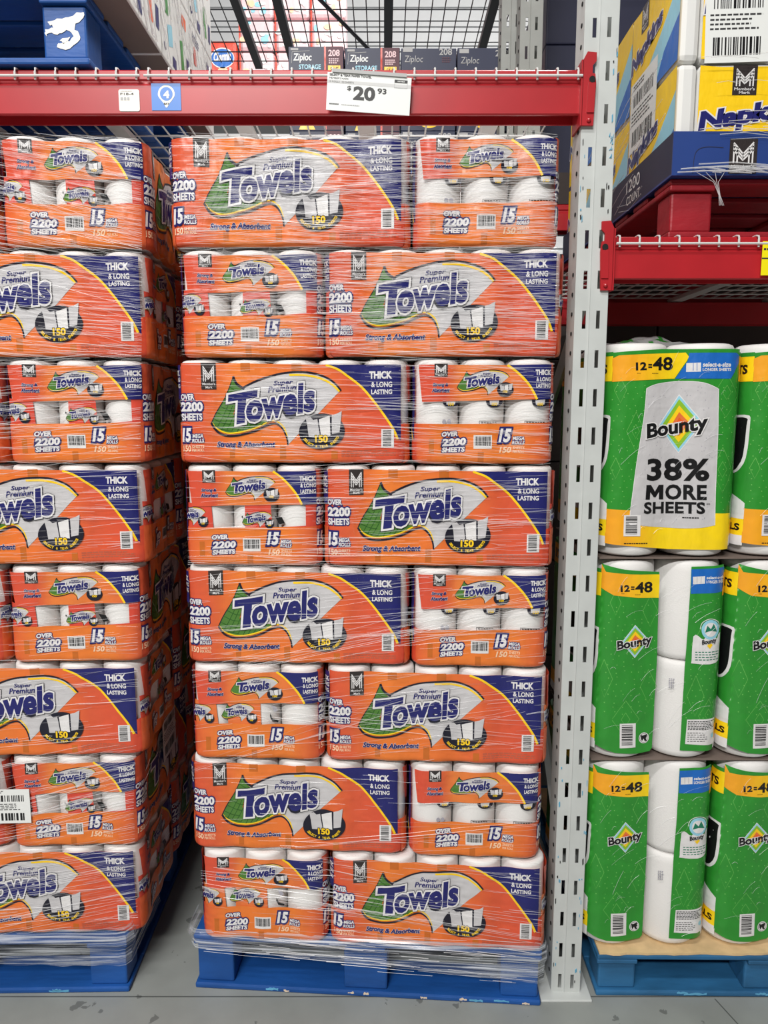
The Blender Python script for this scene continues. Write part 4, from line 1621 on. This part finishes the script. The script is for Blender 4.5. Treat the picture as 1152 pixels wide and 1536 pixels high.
mb.prism([(p[0], p[1]) for p in edge] + [(1.620, 0.95), (0.640, 0.95)], 0.1358, 0.1428, M_ply, Matrix(((1, 0, 0, 0), (0, 0, 1, 0), (0, 1, 0, 0), (0, 0, 0, 1))))
tag(mb.build('plywood_sheet'), 'raw plywood sheet between the blue pallet and the green packs', 'board')
# thin slip sheet between the green rows
for z, row in ((0.145 + 2 * 0.594 - 0.0055, 'upper'), (0.145 + 0.594 - 0.0055, 'lower')):
    mb = MB().box((0.60, 0.02, z), (1.34, 0.55, z + 0.003), M_card)
    tag(mb.build('slip_sheet'), 'brown cardboard sheet between the %s two rows of green packs' % row, 'cardboard sheet', 'cardboard slip sheets')

# ------------------------------------------------------------------ price card, stickers
def at(px, py, Y):
    """the point of the plane y = Y that the photograph shows at a pixel (1152 x 1536)"""
    a = (px - 576) / F_PX
    b = (768 - py) / F_PX
    d = Vector((a, cos(PITCH) + b * sin(PITCH), -sin(PITCH) + b * cos(PITCH)))
    t = (Y + D_CAM) / d.y
    return Vector((0, -D_CAM, H_CAM)) + d * t


O = at(489, 164.5, -0.02)
Xv = at(614, 173.5, -0.02) - O
Yv = at(491.5, 108, -0.022) - O
w, h = Xv.length, Yv.length
A = Art(flat_conv(830, 400, w, h))
A.rect(0, 0, 830, 400, M_sign, 0)
A.rect(0, 78, 830, 112, mat('sign_band', (206, 206, 206), 0.5), 1)
A.text('SELECT & TEAR PAPER TOWEL', 20, 12, 436, 36, M_signink, layer=2, bold=0.03)
A.text("MEMBER'S MARK", 20, 48, 210, 68, M_signink, layer=2, bold=0.0)
A.text('15 ROLLS 150 SHEETS', 20, 86, 262, 104, M_signink, layer=2, bold=0.0)
A.rect(664, 30, 792, 62, M_signink, 2)
A.text('UNIT PRICE', 694, 40, 764, 54, M_sign, layer=3)
for r in ((664, 62, 667, 118), (789, 62, 792, 118), (664, 115, 792, 118)):
    A.rect(*r, M_signgrey, 2)
A.text('$', 200, 130, 240, 184, M_signink, layer=2, bold=0.03)
A.text('20', 262, 128, 480, 276, M_signink, layer=2, bold=0.04)
A.text('93', 500, 134, 590, 194, M_signink, layer=2, bold=0.03)
A.fineprint(30, 326, 130, 342, 1, M_signink, 2, 3, 0.8)
A.fineprint(150, 330, 340, 342, 1, M_signgrey, 2, 4, 0.8)
mb = MB()
N = Xv.cross(Yv).normalized()
bm = bmesh.new()
P = [O, O + Xv, O + Xv + Yv, O + Yv]
mb.face(P, M_sign).face([p - N * 0.002 for p in reversed(P)], M_sign)
for i in range(4):
    mb.face([P[i], P[i] - N * 0.002, P[(i + 1) % 4] - N * 0.002, P[(i + 1) % 4]], M_sign)
A.flat(mb, O, Xv.normalized(), Yv.normalized(), 0.0003)
o = mb.build('price_card')
tag(o, 'white price card reading 20.93 hung from the deck wire on the upper red beam', 'price card')
clip = MB().box((0.012, -0.004, 0), (w * 0.94, 0.0015, 0.008), M_signgrey, Matrix.Translation(O + Yv) @ Matrix((Xv.normalized(), -N, Yv.normalized())).transposed().to_4x4())
c = clip.build('clip_rail', o)


def sticker(name, x0, y0, x1, y1, Y, m, label, draw=None, units=(100, 100), round_=0.0):
    O = at(x0, y1, Y)
    w, h = (at(x1, y1, Y) - O).length, (at(x0, y0, Y) - O).length
    mb = MB()
    r = round_
    pts = []
    for cx, cy, a0 in ((w - r, r, -90), (w - r, h - r, 0), (r, h - r, 90), (r, r, 180)):
        for k in range(4 if r else 1):
            a = radians(a0 + 30 * k)
            pts.append((cx + r * cos(a), cy + r * sin(a)))
    mb.prism([(O.x + p[0], O.z + p[1]) for p in pts], O.y, O.y + 0.0008, m)
    if draw:
        A = Art(flat_conv(units[0], units[1], w, h))
        draw(A)
        A.flat(mb, O, (1, 0, 0), (0, 0, 1), 0.0002)
    o = mb.build(name)
    tag(o, label, 'sticker', 'stickers on the upper beam')
    return o


def draw_pin(A):
    pin = smooth([(186, 308), (150, 250), (115, 205), (88, 165), (84, 125), (104, 70), (150, 32), (190, 26), (235, 34), (278, 72), (296, 125), (290, 165), (262, 208), (226, 252)], 4, True)
    A.poly(pin, M_tagwhite, 1)
    A.ellipse(190, 134, 80, 86, M_bluetag, 2)
    A.text('4', 152, 92, 228, 190, M_tagwhite, layer=3, bold=0.05)
    A.text('BAY', 155, 246, 224, 270, M_signink, layer=3)


def draw_tag(A):
    A.text('F18-4', 22, 44, 186, 72, M_signink, layer=1, bold=0.01)
    A.fineprint(22, 100, 170, 136, 1, M_signgrey, 1, 6, 1.0)
    A.fineprint(28, 20, 180, 30, 1, M_signgrey, 1, 7, 0.8)


sticker('bay_sticker', 228, 125, 272, 165.5, -0.0015, M_bluetag, 'blue square sticker with a white number 4 map pin on the upper beam', draw_pin, (372, 340))
sticker('location_tag', 179, 134, 210, 167, -0.0015, M_tagwhite, 'small cream tag reading F18-4 on the upper beam', draw_tag, (256, 276), 0.005)
sticker('yellow_tag', 1141, 362, 1175, 413, -0.0155, M_yellowtag, 'yellow price tag hanging on the lower beam at the right edge',
        lambda A: (A.fineprint(6, 20, 94, 30, 1, M_signink, 1, 3, 0.6), A.rect(0, 48, 100, 52, M_signink, 1)))

# ------------------------------------------------------------------ load on the top beam, upper left: blue pallet, white cartons
pallet('block_pallet', (-1.244, -0.012, BEAM_TOP + 0.007), 0, 1.016, 1.0, 'blue pallet with a torn white label on its corner block, on the top beam', seed=12, h=0.172)
lab = MB()
A = Art(flat_conv(120, 120, 0.105, 0.105))
rnd = random.Random(5)
for pts in ([(14, 28), (40, 22), (70, 20), (108, 4), (112, 22), (84, 44), (100, 60), (92, 88), (60, 104), (34, 98), (40, 86), (66, 84), (80, 66), (64, 50), (44, 62), (20, 60), (4, 66), (2, 52), (28, 44), (16, 38)],
            [(44, 78), (70, 70), (58, 88)]):
    A.poly([(p[0] + rnd.uniform(-3, 3), p[1] + rnd.uniform(-3, 3)) for p in smooth(pts, 3, True)], M_tagwhite, 1)
A.flat(lab, (-0.849, 0.0, BEAM_TOP + 0.032), (1, 0, 0), (0, 0, 1), 0.0012)
tag(lab.build('torn_label'), 'torn white paper label on the corner block of the high blue pallet', 'label')

# carton tier standing on it, overhanging the pallet on the right
Lx = -0.648
LZ = BEAM_TOP + 0.007 + 0.172
CW, CD, CHT = 0.40, 0.33, 0.26
for c in range(2):
    for r in range(3):
        for lv in range(2):
            if c == 1 and r > 0:
                continue
            x1 = Lx - c * (CW + 0.004)
            y0 = -0.005 + r * (CD + 0.004)
            z0 = LZ + 0.001 + lv * (CHT + 0.002)
            root = empty('white_carton', (x1 - CW / 2, y0 + CD / 2, z0))
            mb = MB().box((-CW / 2, -CD / 2, 0), (CW / 2, CD / 2, CHT), M_cardwhite, bev=0.004)
            mb.face([(-CW / 2 + .005, -CD / 2 + .005, -0.0006), (CW / 2 - .005, -CD / 2 + .005, -0.0006), (CW / 2 - .005, CD / 2 - .005, -0.0006), (-CW / 2 + .005, CD / 2 - .005, -0.0006)], M_card)
            mb.build('carton_body', root)
            A = Art(flat_conv(330, 260, CD, CHT))
            q = (r * 2 + lv) % 3
            cols = [(M_navy, M_lime, M_redorange), (M_lime, M_navy, M_red), (M_navy, M_redorange, M_green)][q]
            A.fineprint(30, 30, 120, 60, 3, M_navy, 1, q)
            A.poly([(60, 150), (110, 130), (116, 190), (70, 206)], M_sky, 1)
            A.rect(230, 36, 280, 70, cols[1], 1)
            A.poly([(40, 70), (70, 66), (76, 120), (44, 124)], cols[2], 2)
            A.poly([(200, 130), (230, 120), (250, 215), (215, 220)], cols[2], 1)
            A.rect(110, 215, 150, 245, cols[0], 1)
            A.stroke([(20, 215), (28, 230), (44, 222)], 7, M_navy, 2)
            A.rect(276, 150, 306, 210, cols[0], 1)
            pm = MB()
            A.flat(pm, (CW / 2, -CD / 2, 0), (0, 1, 0), (0, 0, 1), 0.0006)
            if lv == 0 and r == 0 and c == 0:
                B = Art(flat_conv(400, 260, CW, CHT))
                B.rect(268, 236, 376, 258, M_carddark, 1)
                B.fineprint(276, 240, 368, 254, 2, M_white, 2, 3)
                B.rect(300, 150, 390, 215, M_sky, 1)
                B.flat(pm, (-CW / 2, -CD / 2, 0), (1, 0, 0), (0, 0, 1), 0.0006)
            pm.build('printed_panel', root)
            tier = ('lower', 'upper')[lv]
            tag(root, 'white printed carton on the high pallet, %s tier, %s' % (tier, ('front' if r == 0 else 'second from the front' if r == 1 else 'rear') + (' at the corner' if c == 0 else ', next to the corner')),
                'carton', 'white cartons on the high pallet')
# film on their right side
mb = MB()
rnd = random.Random(21)
for c in range(190):
    y = rnd.uniform(0.01, 0.9)
    z = LZ + rnd.uniform(0.02, 0.45)
    L = rnd.uniform(0.05, 0.22)
    dy = L * 0.30
    mb.tube([(Lx + 0.006, y, z), (Lx + 0.008, y + dy * 0.5, z - L * 0.25), (Lx + 0.006, y + dy, max(LZ + 0.004, z - L * 0.5))], rnd.choice((0.0008, 0.0012, 0.0018)), M_wrap, 4)
for c in range(26):
    x = rnd.uniform(-1.05, -0.66)
    z = LZ + rnd.uniform(0.004, 0.05)
    mb.tube([(x - 0.12, -0.012, z), (x, -0.014, z + 0.006), (min(x + 0.12, Lx), -0.012, z + 0.002)], 0.0014, M_wrap, 4)
tag(mb.build('stretch_wrap'), 'clear film streaks over the white cartons on the high pallet', 'stretch wrap')

# ------------------------------------------------------------------ red pallet with napkin packs, upper right
RZ = R_TOP + 0.007
NX = 0.755
pallet('block_pallet', (NX + 0.508, 0.05, RZ), 0, 1.016, 1.18, 'red wooden pallet with plastic film scraps on the lower beam', paint=M_palletred, seed=15, h=0.150)
TZ = RZ + 0.151
root = empty('display_tray', (NX + 0.508, 0.62, TZ))
tag(root, 'navy cardboard tray with white M badge on the red pallet', 'tray')
tw, td, th = 0.515, 0.595, 0.108
mb = MB().box((-tw, -td, 0), (tw, td, 0.005), M_cardblue)
mb.box((-tw, -td, 0.005), (tw, -td + 0.005, th), M_cardblue)
mb.box((-tw, td - 0.005, 0.005), (tw, td, th), M_cardblue)
mb.box((tw - 0.005, -td + 0.005, 0.005), (tw, td - 0.005, th), M_cardblue)
mb.build('tray_body', root)
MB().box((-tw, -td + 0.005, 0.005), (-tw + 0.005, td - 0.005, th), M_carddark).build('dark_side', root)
A = Art(flat_conv(1030, 108, 1.03, 0.108))
M_mark(A, 146, 18, 218, 104, 1)
A.stroke([(54, 104), (56, 62), (66, 44), (90, 38), (130, 40)], 1.5, M_carddark, 1)
pm = MB()
A.flat(pm, (-tw, -td, 0), (1, 0, 0), (0, 0, 1), 0.0006)
pm.build('printed_badge', root)
pm = MB()
B = Art(flat_conv(1190, 108, 1.19, 0.108))
B.text('1200', 820, 20, 940, 56, M_sign, layer=1, bold=0.01)
B.text('COUNT', 825, 66, 945, 92, M_sign, layer=1, bold=0.01)
B.flat(pm, (-tw, td, 0), (0, -1, 0), (0, 0, 1), 0.0006)
pm.build('side_lettering', root)

NH = 0.28


def napkin_pack(name, lo, hi, faces, label):
    """soft rectangular pack: lo/hi in world; faces says which print goes where"""
    c = Vector(((lo[0] + hi[0]) / 2, (lo[1] + hi[1]) / 2, lo[2]))
    root = empty(name, c)
    tag(root, label, 'napkin pack', 'napkin packs on the red pallet')
    L, Wd, Hh = hi[0] - lo[0], hi[1] - lo[1], hi[2] - lo[2]
    MB().box((-L / 2, -Wd / 2, 0), (L / 2, Wd / 2, Hh), mat('white_napkin_paper', (224, 224, 222), 0.6, bump=(14, 0.25, 0.01), stretch=(1, 1, 0.2)), bev=0.016).build('napkin_block', root)
    pm = MB()
    for f in faces:
        if f == 'front':
            A = Art(flat_conv(400, 280, L, Hh))
            O, X = (-L / 2, -Wd / 2, 0), (1, 0, 0)
        else:
            A = Art(flat_conv(400, 280, Wd, Hh))
            O, X = (-L / 2, Wd / 2, 0), (0, -1, 0)
        A.poly([(0, 8), (60, 12), (400, 6), (400, 274), (0, 274)], M_yellow, 0)
        A.poly([(400, 66), (400, 274), (110, 274), (160, 200), (260, 150)], M_sky, 1)
        A.poly([(400, 160), (400, 274), (230, 274), (290, 210)], M_blue, 2)
        M_mark(A, 84, 8, 146, 80, 3)
        A.text('Napkins', 4, 122, 280, 182, M_navy, layer=7, shear=0.2, bold=0.05, outl=((0.05, M_white),), rot=9)
        A.flat(pm, O, X, (0, 0, 1), 0.0022)
    if faces:
        pm.build('printed_wrapper', root)
    return root


z0 = TZ + 0.006
for lv, row in enumerate(('lower', 'upper')):
    a, b_ = z0 + lv * (NH + 0.002), z0 + lv * (NH + 0.002) + NH
    for k in range(3):
        y0 = 0.055 + k * 0.378
        napkin_pack('napkin_pack', (NX + 0.006, y0, a), (NX + 0.060, y0 + 0.374, b_), ('left',),
                    'napkin pack end-on along the left side of the red pallet, %s row, %s' % (row, ('nearest', 'middle one', 'farthest')[k]))
    napkin_pack('napkin_pack', (NX + 0.063, 0.055, a), (NX + 0.47, 0.30, b_), ('front',),
                'yellow napkin pack facing front over the navy tray, %s row' % row)
A_ = Vector((NX + 0.072, 0.0505, z0 + NH - 0.004))
ship_label('shipping_label', A_, (1, 0, 0.03), (-0.03, 0, 1), 0.165, 0.20, 31, 'white barcode label on the front of the napkin packs')
ship_label('shipping_label', (NX + 0.0025, 0.42, z0 + 0.165), (0, -1, 0.0), (0, 0, 1), 0.22, 0.20, 33, 'white barcode label on the left side of the napkin packs')
mb = MB()
rnd = random.Random(31)
for c in range(60):
    x = NX + rnd.uniform(0.0, 0.4)
    z = TZ + rnd.choice((rnd.uniform(0.004, 0.02), rnd.uniform(0.10, 0.135), rnd.uniform(0.0, 0.3)))
    L = rnd.uniform(0.05, 0.2)
    mb.tube([(x, 0.018, z), (x + L / 2, 0.0165, z + 0.004), (x + L, 0.018, z - 0.002)], rnd.choice((0.0006, 0.001, 0.0016)), M_wrap, 4)
for c in range(30):
    y = rnd.uniform(0.05, 0.8)
    z = TZ + rnd.uniform(0.01, 0.36)
    L = rnd.uniform(0.08, 0.3)
    mb.tube([(NX - 0.012, y, z), (NX - 0.013, y + L / 2, z - 0.02), (NX - 0.012, y + L, z - 0.05 if z > TZ + 0.06 else z)], 0.001, M_wrap, 4)
# torn tail hanging over the pallet's corner block
for k in range(4):
    x = NX + 0.085 + k * 0.004
    mb.tube([(x - 0.03 + 0.02 * k, 0.019, TZ + 0.006), (x + 0.016, 0.02, TZ - 0.018), (x + 0.032 - k * 0.003, 0.021, TZ - 0.05), (x + 0.036, 0.024, TZ - 0.075)], 0.0008, M_wrap, 4)
tag(mb.build('stretch_wrap'), 'clear film strands over the napkin packs and navy tray', 'stretch wrap')

# ------------------------------------------------------------------ navy cartons of storage bags on the back rack
pallet('block_pallet', (-0.10, 1.32, BEAM_TOP + 0.007), 0, 1.016, 1.0, 'blue pallet far behind the beam under the navy cartons', seed=18, h=0.15)
bw, bh, bd = 0.232, 0.166, 0.20
zb = BEAM_TOP + 0.007 + 0.151
BX = [-0.402, -0.165, 0.072, 0.310]
COLN = ['leftmost column', 'second column from the left', 'third column from the left', 'rightmost column']
for c in range(4):
    for r in range(3):
        root = empty('storage_bag_carton', (BX[c] + bw / 2, 1.345 + bd / 2 + (0.012 * (c % 2)), zb + r * (bh + 0.001)))
        MB().box((-bw / 2, -bd / 2, 0), (bw / 2, bd / 2, bh if not (c == 2 and r == 2) else bh * 0.96), M_ziploc, bev=0.002).build('carton_body', root)
        A = Art(flat_conv(232, 156, bw, bh))
        if c < 2:
            A.rect(150, 0, 158, 152, M_red, 1)
            A.rect(158, 0, 230, 152, M_maroon, 1)
            A.text('Ziploc', 20, 26, 98, 60, M_sign, layer=3, bold=0.02, shear=0.12)
            A.stroke([(12, 62), (16, 20), (90, 16)], 2, M_signgrey, 2, sm=0)
            A.text('STORAGE', 44, 66, 136, 84, M_sky, layer=3, bold=0.03)
            A.text('208', 168, 12, 216, 36, M_pink, layer=3, bold=0.03)
            A.fineprint(170, 44, 214, 66, 3, M_pink, 3, 7)
            A.rect(166, 70, 218, 104, M_yellow, 2)
            A.text('SAVE', 176, 76, 210, 90, M_maroon, layer=3, bold=0.02)
            A.rect(10, 6, 42, 14, M_signgrey, 2)
            A.poly([(40, 152), (52, 124), (92, 120), (110, 152)], M_yellow, 2)
        else:
            A.rect(8, 4, 48, 20, M_signgrey, 1)
            A.text('Ziploc', 14, 34, 92, 66, M_signgrey, layer=3, bold=0.0, shear=0.12)
            A.text('208', 160, 8, 214, 32, M_signgrey, layer=3, bold=0.02)
            A.fineprint(172, 40, 210, 62, 3, M_maroon, 3, 7)
            A.ellipse(120, 122, 56, 34, M_carddark, 1)
            A.ellipse(120, 124, 40, 22, M_yellow, 2)
            A.rect(0, 90, 232, 94, M_carddark, 1)
        pm = MB()
        A.flat(pm, (-bw / 2, -bd / 2, 0), (1, 0, 0), (0, 0, 1), 0.0005)
        pm.build('printed_front', root)
        tag(root, 'navy carton of storage bags, %s row, %s' % (('bottom', 'middle', 'top')[r], COLN[c]), 'carton', 'navy cartons on the back rack')

# ------------------------------------------------------------------ far aisle: toilet paper packs lit by the far lamps, added dark loads behind the bays
def bath_pack(loc, w, d, h, variant, label):
    root = empty('toilet_paper_pack', loc)
    tag(root, label, 'toilet paper pack', 'toilet paper packs in the far aisle')
    MB().box((-w / 2, -d / 2, 0), (w / 2, d / 2, h), M_pink if variant else M_red, bev=0.03).build('pack_body', root)
    A = Art(flat_conv(300, 220, w, h))
    if variant:
        rnd = random.Random(variant)
        for k in range(12):
            x, y = rnd.uniform(30, 270), rnd.uniform(25, 195)
            A.ellipse(x, y, rnd.uniform(14, 34), rnd.uniform(10, 26), rnd.choice((M_white, M_white, M_white, M_white, M_sky, M_cream)), 1 + k, 14)
        A.rect(0, 0, 14, 220, M_red, 1)
    else:
        A.ellipse(150, 92, 120, 52, M_white, 1)
        A.ellipse(150, 92, 112, 46, M_blue, 2)
        A.text('Charmin', 62, 66, 238, 112, M_white, layer=4, shear=0.2, bold=0.05, rot=3)
        A.ellipse(150, 170, 60, 34, M_cream, 1)
    pm = MB()
    A.flat(pm, (-w / 2, -d / 2, 0), (1, 0, 0), (0, 0, 1), 0.001)
    pm.build('printed_front', root)
    return root


FY = 4.4
beam('rack_beam', -2.4, 2.4, 4.15, 4.337, 'red beam of the far aisle rack under the bright toilet paper packs')
FZ = 4.362
p = empty('far_rack_shelf', (0, 4.8, FZ - 0.004))
tag(p, 'thin far aisle shelf panel under the toilet paper packs', 'shelf')
MB().box((-2.4, -0.6, -0.02), (2.4, 0.7, 0.0), M_wiregrey).build('shelf_panel', p)
bath_pack((-1.31, FY + 0.2, FZ), 0.24, 0.3, 0.33, 0, 'red toilet paper pack with a blue oval beside the bright stack far behind the mesh')
for c in range(3):
    for r in range(3):
        bath_pack((-1.03 + c * 0.29, FY + 0.2, FZ + r * 0.245), 0.285, 0.3, 0.243, 1 + c * 3 + r,
                  'pale pink toilet paper pack in the bright far stack, %s row, %s' % (('bottom', 'middle', 'top')[r], ('left', 'centre', 'right')[c]))

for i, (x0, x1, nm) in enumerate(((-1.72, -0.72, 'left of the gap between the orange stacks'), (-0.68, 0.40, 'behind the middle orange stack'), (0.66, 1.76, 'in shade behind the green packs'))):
    root = empty('blocker_pallet_load', ((x0 + x1) / 2, 1.85, 0))  # back-row load added to block light and keep the bays dark
    tag(root, 'added light-blocking load of dark cartons %s' % nm, 'pallet load', 'added light-blocking loads of the back row')
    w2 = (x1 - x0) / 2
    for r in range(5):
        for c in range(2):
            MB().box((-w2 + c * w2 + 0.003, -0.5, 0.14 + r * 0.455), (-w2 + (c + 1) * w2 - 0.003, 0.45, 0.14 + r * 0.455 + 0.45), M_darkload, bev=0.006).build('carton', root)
    MB().box((-w2, -0.5, 0.12), (w2, 0.45, 0.14), M_pallet).build('pallet_deck', root)
    for xx in (-w2, -0.05, w2 - 0.1):
        MB().box((xx, -0.5, 0), (xx + 0.1, 0.45, 0.12), M_pallet).build('pallet_runner', root)

root = empty('navy_carton_load', (1.30, 1.95, BEAM_TOP))
tag(root, 'dark navy wrapped load high on the back rack between the two upper posts', 'pallet load')
beam('rack_beam', 0.60, 2.2, 1.24, BEAM_TOP, 'red beam of the back rack under the dark navy load')
beam('rack_beam', 0.60, 2.2, 2.30, BEAM_TOP, 'far red beam of the back rack under the dark navy load')
for r in range(3):
    MB().box((-0.6, -0.5, 0.125 + r * 0.295), (0.6, 0.45, 0.125 + r * 0.295 + 0.292), M_carddark, bev=0.006).build('carton_tier', root)
for xx in (-0.6, -0.06, 0.48):
    MB().box((xx, -0.71, 0), (xx + 0.12, 0.40, 0.125), M_darkload).build('pallet_runner', root)
